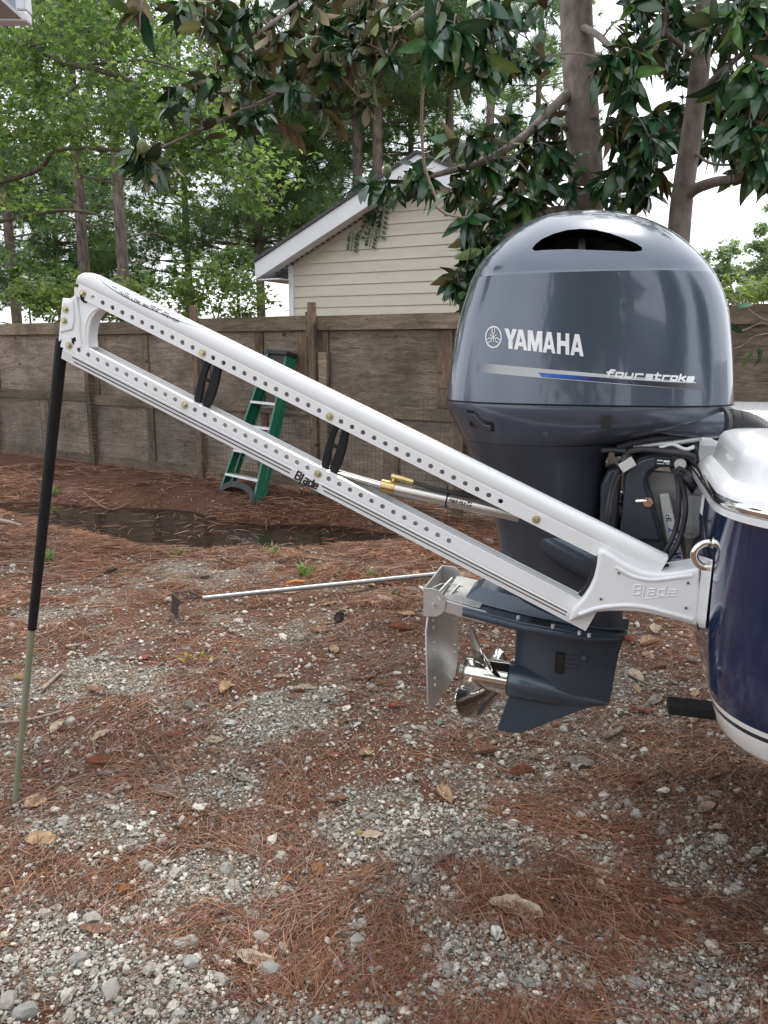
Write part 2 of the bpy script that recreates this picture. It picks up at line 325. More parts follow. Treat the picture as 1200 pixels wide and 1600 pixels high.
# ================================================================== FENCE
def wood(name, horiz, col, dark):
    m, N, L, b = M_new(name); b.inputs['Roughness'].default_value = .85; b.inputs['Specular IOR Level'].default_value = .25
    tc = N.new('ShaderNodeTexCoord'); oi = N.new('ShaderNodeObjectInfo')
    off = N.new('ShaderNodeVectorMath'); off.operation = 'SCALE'; off.inputs['Scale'].default_value = 37
    cb = N.new('ShaderNodeCombineXYZ'); L.new(oi.outputs['Random'], cb.inputs[0]); L.new(oi.outputs['Random'], cb.inputs[2]); L.new(cb.outputs[0], off.inputs[0])
    ad = N.new('ShaderNodeVectorMath'); L.new(tc.outputs['Object'], ad.inputs[0]); L.new(off.outputs[0], ad.inputs[1])
    mp = N.new('ShaderNodeMapping'); mp.inputs['Scale'].default_value = (1, 1, 9) if horiz else (9, 1, 1); L.new(ad.outputs[0], mp.inputs['Vector'])
    n = N.new('ShaderNodeTexNoise'); n.inputs['Scale'].default_value = 2.6; n.inputs['Detail'].default_value = 9; n.inputs['Roughness'].default_value = .65; n.inputs['Distortion'].default_value = 1.1
    L.new(mp.outputs['Vector'], n.inputs['Vector'])
    r = N.new('ShaderNodeValToRGB'); e = r.color_ramp.elements; e.new(.5)
    for q, p, c in zip(e, (.28, .5, .72), (dark, col, np.array(col)*1.45)): q.position = p; q.color = (*c, 1)
    L.new(n.outputs['Fac'], r.inputs['Fac'])
    n2 = N.new('ShaderNodeTexNoise'); n2.inputs['Scale'].default_value = 2.1; n2.inputs['Detail'].default_value = 6; L.new(ad.outputs[0], n2.inputs['Vector'])
    r2 = N.new('ShaderNodeValToRGB'); r2.color_ramp.elements[0].position = .3; r2.color_ramp.elements[0].color = (.5, .48, .44, 1); r2.color_ramp.elements[1].position = .62; r2.color_ramp.elements[1].color = (1.05, 1.0, .98, 1)
    L.new(n2.outputs['Fac'], r2.inputs['Fac'])
    x = N.new('ShaderNodeMix'); x.data_type = 'RGBA'; x.blend_type = 'MULTIPLY'; x.inputs['Factor'].default_value = 1; L.new(r.outputs['Color'], x.inputs['A']); L.new(r2.outputs['Color'], x.inputs['B'])
    vo = N.new('ShaderNodeTexVoronoi'); vo.inputs['Scale'].default_value = 2.6; mp3 = N.new('ShaderNodeMapping'); mp3.inputs['Scale'].default_value = (1, .01, 1.5)
    L.new(ad.outputs[0], mp3.inputs['Vector']); L.new(mp3.outputs['Vector'], vo.inputs['Vector'])
    r3 = N.new('ShaderNodeValToRGB'); r3.color_ramp.elements[0].position = .035; r3.color_ramp.elements[0].color = (.22, .17, .13, 1); r3.color_ramp.elements[1].position = .11; r3.color_ramp.elements[1].color = (1, 1, 1, 1)
    L.new(vo.outputs['Distance'], r3.inputs['Fac'])
    x2 = N.new('ShaderNodeMix'); x2.data_type = 'RGBA'; x2.blend_type = 'MULTIPLY'; x2.inputs['Factor'].default_value = .9; L.new(x.outputs['Result'], x2.inputs['A']); L.new(r3.outputs['Color'], x2.inputs['B'])
    hs = N.new('ShaderNodeHueSaturation'); mr = N.new('ShaderNodeMapRange'); mr.inputs['To Min'].default_value = .74; mr.inputs['To Max'].default_value = 1.28
    L.new(oi.outputs['Random'], mr.inputs['Value']); L.new(mr.outputs['Result'], hs.inputs['Value']); L.new(x2.outputs['Result'], hs.inputs['Color']); L.new(hs.outputs['Color'], b.inputs['Base Color'])
    nf = N.new('ShaderNodeTexNoise'); nf.inputs['Scale'].default_value = 14; nf.inputs['Detail'].default_value = 8; nf.inputs['Roughness'].default_value = .75; L.new(mp.outputs['Vector'], nf.inputs['Vector'])
    rf = N.new('ShaderNodeValToRGB'); rf.color_ramp.elements[0].position = .33; rf.color_ramp.elements[0].color = (.42, .40, .38, 1); rf.color_ramp.elements[1].position = .66; rf.color_ramp.elements[1].color = (1.32, 1.3, 1.26, 1); L.new(nf.outputs['Fac'], rf.inputs['Fac'])
    xf = N.new('ShaderNodeMix'); xf.data_type = 'RGBA'; xf.blend_type = 'MULTIPLY'; xf.inputs['Factor'].default_value = .9; L.new(hs.outputs['Color'], xf.inputs['A']); L.new(rf.outputs['Color'], xf.inputs['B']); L.new(xf.outputs['Result'], b.inputs['Base Color'])
    bp = N.new('ShaderNodeBump'); bp.inputs['Strength'].default_value = .45; bp.inputs['Distance'].default_value = .01; L.new(n.outputs['Fac'], bp.inputs['Height']); L.new(bp.outputs['Normal'], b.inputs['Normal'])
    return m
m_ply = wood('weathered_plywood', True, (.30, .258, .222), (.145, .120, .100)); m_rail = wood('weathered_rail', True, (.235, .20, .155), (.12, .098, .075)); m_post = wood('weathered_post', False, (.195, .150, .115), (.10, .075, .057))
m_wire = pm('galvanised_wire', (.16, .145, .13), .6, .6)
fence = thing('wooden_fence', 'weathered brown plywood and rail fence with wire mesh along its foot', 'fence', (0, 0, 0), FF)
FTOP = 2.05
def PFn(x, y, off=0.): return hit(FF, x, y, off)
def fbox(name, s0, s1, z0, z1, y0, y1, mat, lean=0., jit=.004):
    b = MB(); j = lambda: random.uniform(-jit, jit)
    V = [(s+(lean if z == z1 else 0)+j(), y, z+j()) for s in (s0, s1) for y in (y0, y1) for z in (z0, z1)]
    b.add(V, [(0, 1, 3, 2), (4, 6, 7, 5), (0, 4, 5, 1), (2, 3, 7, 6), (0, 2, 6, 4), (1, 5, 7, 3)])
    return b.build(name, mat, fence, bevel=.003, bseg=1)
sx = lambda x, y=600: PFn(x, y)[0]
posts = [(-330, -305), (2, -8), (140, 160), (310, 328), (490, 511), (716, 740), (960, 985), (1225, 1250), (1500, 1530)]
ps = [sx(a, 600) for a in (-330, -6, 147, 318, 500, 727, 968, 1236, 1500)]
# plywood panels and battens, bay by bay
for i in range(len(ps)-1):
    a, c = ps[i], ps[i+1]; mid = 1.02+.02*math.sin(i*2.1)
    fbox('plywood_panel', a+.004, c-.004, mid+.0, FTOP-.08, -.012, .006, m_ply)
    cuts = [a+.004, a+(c-a)*random.uniform(.42, .58), c-.004]
    for q0, q1 in zip(cuts, cuts[1:]):
        fbox('lower_panel', q0+.003, q1-.003, .16+random.uniform(-.01, .01), mid-.006, -.014-random.uniform(0, .004), .006, m_ply)
    fbox('mid_rail', a+.045, c-.045, mid-.065, mid+.065, -.055, -.020, m_rail, 0)
    fbox('bottom_rail', a+.045, c-.045, .13, .235, -.050, -.020, m_rail)
    fbox('top_rail', a-.02 if i % 2 else a+.012, c+.01 if i % 2 else c-.012, FTOP-.155+.008*(i % 2), FTOP+.012*(i % 2), -.075, -.030, m_rail)
    fbox('batten', a+.055, a+.15, mid+.068, FTOP-.16, -.032, -.0145, m_post)
    fbox('batten', (a+c)/2+.05, (a+c)/2+.15, .24, mid-.07, -.040, -.021, m_post)
    if i in (3, 4): fbox('batten', c-.30, c-.13, mid+.068, FTOP-.75, -.033, -.0145, m_post); fbox('batten', c-.30, c-.135, FTOP-.745, FTOP-.16, -.036, -.0145, m_post)
    if i in (3, 2): fbox('batten', (a+c)/2-.02, (a+c)/2+.11, mid+.068, FTOP-.16, -.030, -.0145, m_post)
for i, s in enumerate(ps):
    top = FTOP+.16 if i == 3 else FTOP+.15 if i == 4 else FTOP-.16
    y0, y1 = (-.13, -.08) if i in (3, 4) else (-.12, -.055)
    fbox('fence_post', s-.045, s+.045, -.12, top, y0, y1, m_post, lean=random.uniform(-.02, .02))
fbox('fence_post', ps[4]+.06, ps[4]+.17, -.1, 1.66, -.105, -.06, m_rail)
fbox('fence_post', ps[4]-.11, ps[4]-.055, FTOP-.22, FTOP+.05, -.108, -.078, m_rail)
wm = MB(); wz = np.arange(-.06, 1.26, .052); s0, s1 = ps[0], ps[-1]
def wire(p, q, t=.0024): 
    p, q = np.array(p), np.array(q); d = q-p; k = len(wm.v)
    o = np.array((0, 0, t)) if abs(d[0]) > abs(d[2]) else np.array((t, 0, 0)); n = np.array((0, t, 0))
    wm.loft([[p+o, p+n, p-o, p-n], [q+o, q+n, q-o, q-n]])
for z in wz:
    S = np.linspace(s0, s1, 30); zz = z+.012*np.sin(S*1.7+z)
    for k in range(29): wire((S[k], -.137, zz[k]), (S[k+1], -.137, zz[k+1]))
for s in np.arange(s0, s1, .052): wire((s, -.139, -.1), (s+.012*math.sin(s*3), -.139, 1.23))
tag(wm.build('wire_mesh', m_wire, fence), kind='stuff')
# drain pipe lying behind the gap under the fence
dp = thing('drain_pipe', 'short white drain pipe end poking out under the fence', 'pipe', FF.l(G(300, 738)))
BASE[dp.name] = G(300, 738); dp.location = G(300, 738)
m_white_pvc = pm('white_pvc', (.72, .70, .64), .4, dirt=.5); m_dark_in = pm('pipe_inside', (.02, .02, .02), .8)
c0 = G(296, 735)+np.array((0, 0, .035)); dd = np.array((.8, .5, 0))
MB().tube([c0, c0+dd*.5], .05, 16).build('pipe_body', m_white_pvc, dp, smooth=40); MB().tube([c0-dd*.004, c0+dd*.01], .042, 16).build('bore', m_dark_in, dp)

# ================================================================== SHED
def sidmat():
    return pm('beige_lap_siding', (.53, .495, .415), .7, var=.05, scale=3, bump=.05, bscale=60, stretch=(1, 1, 6), dirt=.12, objvar=.03)
m_sid = sidmat(); m_trim = pm('white_trim_paint', (.66, .68, .70), .5, var=.04, scale=2, dirt=.15, dirtcol=(.3, .3, .28)); m_shingle = pm('dark_shingles', (.06, .06, .065), .9, scale=25, var=.4, bump=.4); m_vent = pm('dark_vent_slots', (.08, .075, .07), .9)
def PS(x, y, off=0.): return hit(FS, x, y, off)
shed = thing('garden_shed', 'beige lap sided shed with white gable trim rising behind the fence', 'shed', FS.l(G(560, 640)), FS)
OV = -.38                                                     # the rake boards stand this far in front of the wall
eave = PS(398, 408, OV); apex = PS(652, 238, OV); slope = (apex[2]-eave[2])/(apex[0]-eave[0]); sA, zA = apex[0], apex[2]
sL = PS(453, 440)[0]; sR = 2*sA-sL; eR = 2*sA-eave[0]
rz = lambda s, d=0.: zA-slope*abs(s-sA)-d                     # underside line of the roof
TH_R = .30; ex = .178
z = .25
while z < zA-TH_R*.9:
    z1 = z+ex+.02; cut = TH_R*.88
    half = lambda zz: max(0., (zA-cut-zz)/slope)
    l0, r0 = max(sL+.09, sA-half(z)), min(sR-.09, sA+half(z)); l1, r1 = max(sL+.09, sA-half(z1)), min(sR-.09, sA+half(z1))
    if r0-l0 > .05:
        poly = [(l0, z), (r0, z), (max(r1, l1+.01), z1), (l1, z1)]
        MB().add([(p[0], -.030 if p[1] == z else -.010, p[1]) for p in poly]+[(p[0], -.004+.002, p[1]) for p in poly], [(0, 1, 2, 3), (4, 5, 6, 7), (0, 1, 5, 4), (1, 2, 6, 5), (2, 3, 7, 6), (3, 0, 4, 7)]).build('siding_board', m_sid, shed)
    z += ex
zc = rz(sL)-.27
for s, q in ((sL, 1), (sR, -1)):
    MB().box((s+.045*q, -.022, (zc+.1)/2), (.09, .06, zc-.1)).build('corner_trim', m_trim, shed, bevel=.004)
    MB().box((s+.0*q+.01*q, 2.0, (zc+.1)/2), (.02, 3.9, zc-.1)).build('side_wall', m_sid, shed)
for sg in (-1, 1):
    e = sA+sg*(sA-eave[0]); 
    P4 = lambda t, b, y: [(sA, y, zA-t), (e, y, rz(e)-t), (e, y, rz(e)-b), (sA, y, zA-b)]
    MB().loft([P4(.02, TH_R, OV), P4(.02, TH_R, OV+.035)]).build('rake_board', m_trim, shed, bevel=.004)
    MB().loft([P4(-.035, .018, OV-.03), P4(-.035, .018, 4.1)]).build('roof_slope', m_shingle, shed)
    MB().loft([P4(TH_R-.045, TH_R-.02, OV+.037), P4(TH_R-.045, TH_R-.02, -.002)]).build('soffit', m_trim, shed)
    MB().loft([[(sA+sg*.25, -.034, rz(sA+sg*.25)-TH_R-.015), (sA+sg*(sA-sL-.1), -.034, rz(sL)-TH_R-.015+.1*slope), (sA+sg*(sA-sL-.1), -.034, rz(sL)-TH_R-.07+.1*slope), (sA+sg*.25, -.034, rz(sA+.25)-TH_R-.07)],
               [(sA+sg*.25, -.006, rz(sA+sg*.25)-TH_R-.015), (sA+sg*(sA-sL-.1), -.006, rz(sL)-TH_R-.015+.1*slope), (sA+sg*(sA-sL-.1), -.006, rz(sL)-TH_R-.07+.1*slope), (sA+sg*.25, -.006, rz(sA+.25)-TH_R-.07)]]).build('frieze_board', m_sid, shed)
    # dark vent slots along the soffit edge
    vb = MB()
    for k in range(26):
        t0 = .06+k*.034; s = sA+(e-sA)*t0; s2 = sA+(e-sA)*(t0+.022); zz = rz(s)-TH_R+.018; z2 = rz(s2)-TH_R+.018
        vb.loft([[(s, -.10, zz-.004), (s2, -.10, z2-.004), (s2, -.10, z2-.001), (s, -.10, zz-.001)], [(s, -.04, zz-.004), (s2, -.04, z2-.004), (s2, -.04, z2-.001), (s, -.04, zz-.001)]])
    vb.build('soffit_vent', m_vent, shed)
    MB().box((e-sg*.24, .1, rz(e)-.30), (.46, .9, .02)).build('eave_return', m_trim, shed)
    MB().box((e+sg*.0, 2.0, rz(e)-.14), (.03, 4.2, .2)).build('fascia', m_trim, shed)
MB().box((sA, 4.0, (zA)/2-.3), (sR-sL-.1, .05, zA-.9)).build('back_wall', m_sid, shed)

# ================================================================== near house eave in the top left corner
EY = 3.1; q0 = PW(43, 40, EY)
eave_t = thing('house_eave', 'white boxed gutter corner of a house in the top left corner', 'eave', q0)
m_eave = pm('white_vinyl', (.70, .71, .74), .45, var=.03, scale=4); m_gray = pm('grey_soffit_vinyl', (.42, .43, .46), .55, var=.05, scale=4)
x1, zb = q0[0], q0[2]
MB().box((x1-1.0, EY+.02, zb+.03), (2.0, .05, .035)).build('bottom_lip', m_eave, eave_t, bevel=.006)
MB().box((x1-.018, EY+.025, zb+.36), (.036, .06, .62)).build('end_cap', m_eave, eave_t, bevel=.005)
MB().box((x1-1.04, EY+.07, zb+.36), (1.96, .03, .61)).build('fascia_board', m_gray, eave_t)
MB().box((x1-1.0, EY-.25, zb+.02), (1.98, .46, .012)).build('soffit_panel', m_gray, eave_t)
MB().box((x1-1.0, EY-.2, zb+.70), (2.1, .7, .05)).build('roof_edge', m_shingle, eave_t)
# ================================================================== OUTBOARD MOTOR (boat frame: u along the keel towards the bow, w across, z up)
WC = 2.67
m_cowl = pm('slate_metallic_gelcoat', (.072, .090, .124), .22, .4, var=.10, scale=420, coat=1.)
m_cowl2 = pm('slate_metallic_lower', (.060, .072, .100), .34, .3, var=.04, scale=2, coat=.7)
m_leg = pm('charcoal_satin_casting', (.056, .065, .086), .32, .18, var=.1, scale=6, dirt=.15, dirtcol=(.07, .07, .07), coat=.25)
m_gear = pm('navy_grey_satin_paint', (.062, .082, .112), .30, .3, var=.08, scale=6, coat=.35, rvar=.08, dirt=.2, dirtcol=(.07, .08, .09))
m_blk = pm('black_plastic', (.006, .006, .007), .6); m_hose = pm('black_rubber', (.045, .045, .050), .6, var=.2, scale=30)
m_chrome = pm('polished_steel', (.78, .76, .72), .07, 1., var=.04, rvar=.04, scale=14); m_brush = pm('brushed_stainless', (.60, .60, .59), .45, .75, var=.08, scale=30, stretch=(1, 1, 8), rvar=.08)
m_alu = pm('dull_aluminium', (.58, .58, .56), .5, .2, var=.1, scale=9, dirt=.3, dirtcol=(.25, .25, .25))
m_wdec = pm('white_decal', (.74, .75, .76), .4); m_bdec = pm('black_decal', (.015, .015, .017), .45); m_blue = pm('blue_decal', (.02, .07, .36), .4)
motor = thing('outboard_motor', 'large slate grey outboard motor with lettered cowl on the boat transom', 'outboard motor', PB(880, 1140, WC), FB)
def side_curve(pts, wfun=None):
    a = np.array([PB(x, y, WC)[[0, 2]] for x, y in pts]); a = a[np.argsort(a[:, 1])]; return a
Lc = side_curve([(703, 632), (706, 600), (711, 565), (719, 520), (728, 485), (741, 445), (757, 412), (778, 388), (800, 367), (826, 348), (855, 336), (885, 330), (918, 327.5)])
Rc = side_curve([(1143, 632), (1143, 600), (1142, 560), (1139, 515), (1134, 478), (1124, 447), (1108, 420), (1088, 396), (1066, 376), (1040, 357), (1010, 343), (975, 333), (925, 327.5)])
z_seam = PB(925, 633, WC-.29)[2]; z_top = PB(925, 328, WC)[2]; z_cr = PB(925, 424, WC-.285)[2]
def ring(z, ul, ur, b, n=2.9, N=72, ph=0.):
    uc, a = (ul+ur)/2, (ur-ul)/2; t = np.linspace(0, 2*math.pi, N, endpoint=False)
    c, s = np.cos(t), np.sin(t)
    return [(uc+a*np.sign(ci)*abs(ci)**(2/n), WC-b*np.sign(si)*abs(si)**(2/n), z) for ci, si in zip(c, s)]
def half_b(z):
    if z <= z_cr: return .305-.020*(z-z_seam)/(z_cr-z_seam)
    f = (z-z_cr)/(z_top-z_cr); return .283*max(0., 1-f**1.75)**.62*(1-.06*f)+.002
zs = np.concatenate([np.linspace(z_seam+.002, z_cr-.004, 9), [z_cr, z_cr+.006], z_cr+(z_top-z_cr)*(1-(1-np.linspace(.06, .985, 16))**1.7)])
rings = []
for z in zs:
    ul = np.interp(z, Lc[:, 1], Lc[:, 0]); ur = np.interp(z, Rc[:, 1], Rc[:, 0])
    f = max(0, (z-z_cr)/(z_top-z_cr)); n = 3.0-.75*f
    b = half_b(z)*(1.012 if z_cr-.005 < z < z_cr+.003 else 1.)
    rings.append(ring(z, ul, ur, b, n))
cw = MB().loft(rings)
cowl = cw.build('cowl', [m_cowl, m_blk], motor, smooth=14)
cowl_bvh_v = [Vector(np.array(p)) for p in cw.v]; COWL = BVHTree.FromPolygons(cowl_bvh_v, cw.f)
# air intake cut into the shoulder
wv = WC-.2
vp = [(833, 391), (838, 383), (848, 374), (866, 365), (886, 359), (908, 357), (930, 359), (952, 365), (975, 374), (994, 383), (1003, 390), (1002, 395), (990, 397), (940, 395), (890, 393), (850, 394), (838, 395)]
vpoly = [PB(x, y, wv)[[0, 2]] for x, y in vp]
cut = MB().prism(vpoly, 2.2, WC-.02, 0).build('cut', [m_blk], None, frame=FB, base=BASE[motor.name])
cut.data.shade_flat()
bo = cowl.modifiers.new('b', 'BOOLEAN'); bo.object = cut; bo.solver = 'EXACT'; bo.material_mode = 'TRANSFER'
bpy.context.view_layer.update(); dg = bpy.context.evaluated_depsgraph_get()
nm = bpy.data.meshes.new_from_object(cowl.evaluated_get(dg)); cowl.modifiers.clear(); cowl.data = nm; nm.name = 'cowl'
nm.set_sharp_from_angle(angle=R(14)); bpy.data.objects.remove(cut)
MB().tube([(np.mean([p[0] for p in vpoly])+d, WC-.10, np.mean([p[1] for p in vpoly])-.02) for d in (-.02, 0)], .05, 20).build('intake_silencer', m_hose, motor, smooth=40)
def lay(polys, mat, name, fpt, parent, off=.0012, step=.00003):
    """lay flat print on a surface: fpt maps a drawing point to (surface point, outward normal)"""
    b = MB()
    for k, poly in enumerate(polys):
        V = []
        for p in poly:
            s, nn = fpt(p); V.append(np.array(s)+np.array(nn)*(off+step*k))
        b.add(V, [tuple(range(len(V)))])
    me = b.build(name, mat, parent); return me
def on_cowl(p, w=None):
    q = PB(p[0], p[1], WC-.292); h, nrm, i, d = COWL.ray_cast(Vector((q[0], 1.5, q[2])), Vector((0, 1, 0)))
    if h is None: return q, (0, -1, 0)
    nrm = nrm if nrm.y < 0 else -nrm
    return h, nrm
def subdiv_strip(pt0, pt1, pb0, pb1, n=28):
    out = []
    for k in range(n):
        a, c = k/n, (k+1)/n; L2 = lambda p, q, t: (p[0]+(q[0]-p[0])*t, p[1]+(q[1]-p[1])*t)
        out.append([L2(pt0, pt1, a), L2(pt0, pt1, c), L2(pb0, pb1, c), L2(pb0, pb1, a)])
    return out
BLK = {  # heavy block capitals in a unit cell
 'Y': [[(0, 1), (.34, 1), (.5, .66), (.5, .3), (.335, .44)], [(1, 1), (.66, 1), (.5, .66), (.5, .3), (.665, .44)], [(.335, .44), (.335, 0), (.665, 0), (.665, .44), (.5, .42)]],
 'A': [[(0, 0), (.27, 0), (.60, 1), (.33, 1)], [(1, 0), (.73, 0), (.40, 1), (.67, 1)], [(.2, .18), (.8, .18), (.75, .38), (.25, .38)]],
 'M': [[(0, 0), (.23, 0), (.23, 1), (0, 1)], [(1, 0), (.77, 0), (.77, 1), (1, 1)], [(.05, 1), (.33, 1), (.62, 0), (.40, 0)], [(.95, 1), (.67, 1), (.38, 0), (.60, 0)]],
 'H': [[(0, 0), (.30, 0), (.30, 1), (0, 1)], [(1, 0), (.70, 0), (.70, 1), (1, 1)], [(.28, .39), (.72, .39), (.72, .63), (.28, .63)]],
}
polys = []
for ch, x0, x1 in (('Y', 787, 807.5), ('A', 803, 824), ('M', 824.5, 847.5), ('A', 848.5, 868), ('H', 870.5, 889.5), ('A', 891.5, 912)):
    for pl in BLK[ch]:
        out = []
        for px, py in pl:
            x = x0+(x1-x0)*px; top = 512.8+(x-788)*.083; bot = 544.2+(x-788)*.103
            out.append((x, bot+(top-bot)*py))
        polys.append(out)
lay(polys, m_wdec, 'lettering', on_cowl, motor)
# roundel with three crossed tuning forks
polys = []; cx, cy, rx, ry = 769.5, 526.5, 13.8, 17.6
T = np.linspace(0, 2*math.pi, 33)
for a, c in zip(T, T[1:]): polys.append([(cx+rx*math.cos(a), cy+ry*math.sin(a)), (cx+rx*math.cos(c), cy+ry*math.sin(c)), (cx+.86*rx*math.cos(c), cy+.86*ry*math.sin(c)), (cx+.86*rx*math.cos(a), cy+.86*ry*math.sin(a))])
def stroke(p, q, t): 
    d = np.subtract(q, p); L = np.hypot(*d)+1e-9; n = np.array((-d[1], d[0]))/L*t/2; e = d/L*t*.3
    p, q = np.array(p)-e, np.array(q)+e; return [tuple(p+n), tuple(q+n), tuple(q-n), tuple(p-n)]
for k in range(3):
    a = math.pi/2+k*2*math.pi/3; E = lambda r, da, off=0: (cx+rx*(r*math.cos(a)+off*math.sin(a)), cy-ry*(r*math.sin(a)-off*math.cos(a)))
    polys.append(stroke(E(-.42, 0), E(.30, 0), 1.3))
    for sg in (-1, 1):
        polys.append(stroke(E(.28, 0, 0), E(.42, 0, .17*sg), 1.2)); polys.append(stroke(E(.42, 0, .17*sg), E(.80, 0, .15*sg), 1.3))
lay(polys, m_wdec, 'emblem', on_cowl, motor)
# stripe: silver band fading at its ends, blue flash running to black, thin white keyline
def band_mat(name, stops, u0, u1):
    m, N, L, b = M_new(name); tc = N.new('ShaderNodeTexCoord'); sp = N.new('ShaderNodeSeparateXYZ'); L.new(tc.outputs['Object'], sp.inputs[0])
    mr = N.new('ShaderNodeMapRange'); mr.inputs['From Min'].default_value = u0; mr.inputs['From Max'].default_value = u1; L.new(sp.outputs[0], mr.inputs['Value'])
    r = N.new('ShaderNodeValToRGB'); e = r.color_ramp.elements
    while len(e) < len(stops): e.new(.5)
    for q, (p, c) in zip(e, stops): q.position = p; q.color = (*c, 1)
    L.new(mr.outputs['Result'], r.inputs['Fac']); L.new(r.outputs['Color'], b.inputs['Base Color']); b.inputs['Roughness'].default_value = .35; b.inputs['Coat Weight'].default_value = .6
    return m
ub = BASE[motor.name][0]; uu = lambda x: PB(x, 585, WC-.3)[0]-ub
base_c = (.072, .088, .125)
m_band = band_mat('silver_stripe', [(0, base_c), (.10, (.34, .35, .34)), (.5, (.50, .51, .51)), (.72, (.40, .41, .43)), (1, (.07, .075, .09))], uu(742), uu(1101))
m_flash = band_mat('blue_to_black_flash', [(0, (.02, .09, .48)), (.18, (.02, .07, .36)), (.36, (.015, .022, .06)), (.75, (.02, .022, .028)), (1, (.07, .075, .09))], uu(841), uu(1101))
lay(subdiv_strip((742, 567), (1101, 598), (742, 581.5), (1101, 611)), m_band, 'silver_stripe', on_cowl, motor, .0008, 0)
lay(subdiv_strip((841, 582), (1101, 602), (847, 589), (1101, 610)), m_flash, 'blue_flash', on_cowl, motor, .0014, 0)
# stroke alphabet for the slanted words
STK = {'f': [[(.95, .95), (.5, 1), (.36, .85), (.3, 0)], [(.05, .62), (.85, .62)]], 'o': [[(.12, .08), (.88, .08), (.88, .66), (.12, .66), (.12, .08)]], 'u': [[(.12, .7), (.12, .08), (.85, .08)], [(.88, .7), (.88, 0)]],
 'r': [[(.15, 0), (.15, .7)], [(.15, .55), (.4, .66), (.95, .66)]], 's': [[(.92, .66), (.12, .66), (.12, .38), (.88, .38), (.88, .07), (.05, .07)]], 't': [[(.35, 1), (.35, .1), (.9, .07)], [(.05, .66), (.9, .66)]],
 'k': [[(.12, 1), (.12, 0)], [(.15, .36), (.85, .70)], [(.4, .42), (.92, .02)]], 'e': [[(.92, .07), (.12, .07), (.12, .66), (.88, .66), (.88, .37), (.15, .37)]],
 'B': [[(.1, 0), (.1, 1), (.75, 1), (.88, .85), (.75, .54), (.1, .54)], [(.75, .54), (.92, .35), (.8, .03), (.05, .03)]], 'l': [[(.3, 1), (.3, -.28)]], 'a': [[(.15, .68), (.85, .68), (.85, 0)], [(.85, .38), (.15, .34), (.15, .04), (.85, .04)]], 'd': [[(.85, 1), (.85, .04), (.15, .06), (.15, .64), (.85, .66)]],
 'P': [[(.1, 0), (.1, 1), (.9, 1), (.9, .5), (.1, .5)]], 'O': [[(.1, .03), (.9, .03), (.9, .97), (.1, .97), (.1, .03)]], 'W': [[(.02, 1), (.25, 0), (.5, .8), (.75, 0), (.98, 1)]], 'E': [[(.9, .03), (.1, .03), (.1, .97), (.9, .97)], [(.1, .5), (.75, .5)]], 'R': [[(.1, 0), (.1, 1), (.9, 1), (.9, .5), (.1, .5)], [(.45, .5), (.92, 0)]], '-': [[(.2, .5), (.8, .5)]], 'L': [[(.1, 1), (.1, .03), (.9, .03)]],
 'S': [[(.9, .95), (.1, .95), (.1, .5), (.9, .5), (.9, .05), (.1, .05)]], 'H': [[(.1, 0), (.1, 1)], [(.9, 0), (.9, 1)], [(.1, .5), (.9, .5)]], 'A': [[(.02, 0), (.5, 1), (.98, 0)], [(.2, .35), (.8, .35)]], 'T': [[(.5, 0), (.5, 1)], [(.02, .97), (.98, .97)]], 'N': [[(.1, 0), (.1, 1), (.9, 0), (.9, 1)]], 'C': [[(.9, .95), (.1, .95), (.1, .05), (.9, .05)]], 'Y': [[(.05, 1), (.5, .5), (.95, 1)], [(.5, .5), (.5, 0)]], '.': [[(.3, 0), (.4, 0)]], ' ': []}
def words_poly(text, x0, x1, ybase, yheight, t, slant=.0, gap=.12, widths={}):
    """strokes of a word set between x0 and x1; ybase(x) and yheight give its line (y grows upward by +1)"""
    ws = [widths.get(c, 1.) for c in text]; tot = sum(ws)+gap*(len(text)-1); sc = (x1-x0)/tot; x = x0; out = []
    for c, wd in zip(text, ws):
        for pl in STK[c]:
            P = [(x+sc*wd*a+slant*yheight*h, h) for a, h in pl]
            for p, q in zip(P, P[1:]): out.append((p, q, t))
        x += sc*(wd+gap)
    return [(p, q, t) for p, q, t in out], ybase, yheight
def px_words(*a, **k):
    st, yb, yh = words_poly(*a, **k)
    return [stroke((p[0], yb(p[0])-yh*p[1]), (q[0], yb(q[0])-yh*q[1]), t) for p, q, t in st]
lay(px_words('four', 946, 1003, lambda x: 588+(x-946)*.066, 10.5, 3.0, slant=.35, widths={'f': .9}), m_wdec, 'script_lettering', on_cowl, motor, .002)
lay(px_words('stroke', 1007, 1084, lambda x: 588+(x-946)*.066, 10.5, 3.0, slant=.35), m_wdec, 'script_lettering', on_cowl, motor, .002)
lay(subdiv_strip((968, 590.5), (1088, 598.0), (968, 591.7), (1088, 599.2), 12), m_wdec, 'keyline', on_cowl, motor, .0021, 0)
# lower cowl pan and leg
lev = [(634, 703, 1143, .303, 3.0), (640, 703, 1142, .305, 3.0), (656, 709, 1128, .300, 3.), (668, 713, 1095, .290, 2.8), (680, 719, 1040, .277, 2.7), (690, 722.5, 1000, .266, 2.6), (697, 726, 972, .256, 2.5)]
lev2 = [(697.5, 726, 972, .2555, 2.5), (712, 732, 954, .236, 2.5), (730, 739, 947, .216, 2.5), (765, 752, 943, .186, 2.5), (807, 769, 940, .160, 2.5), (840, 776, 936, .143, 2.4), (872, 781, 935, .130, 2.4), (900, 783, 946, .120, 2.3), (925, 785, 966, .112, 2.2), (950, 790, 972, .100, 2.1), (978, 800, 974, .075, 2.)]
def rings_of(lv):
    out = []
    for y, xl, xr, b, n in lv:
        z = PB(900, y, WC-b*.9)[2]; out.append(ring(z, PB(xl, y, WC)[0], PB(xr, y, WC)[0], b, n, 48))
    return out
pan = MB().loft(rings_of(lev)); pan.build('lower_cowl', m_cowl2, motor, smooth=35)
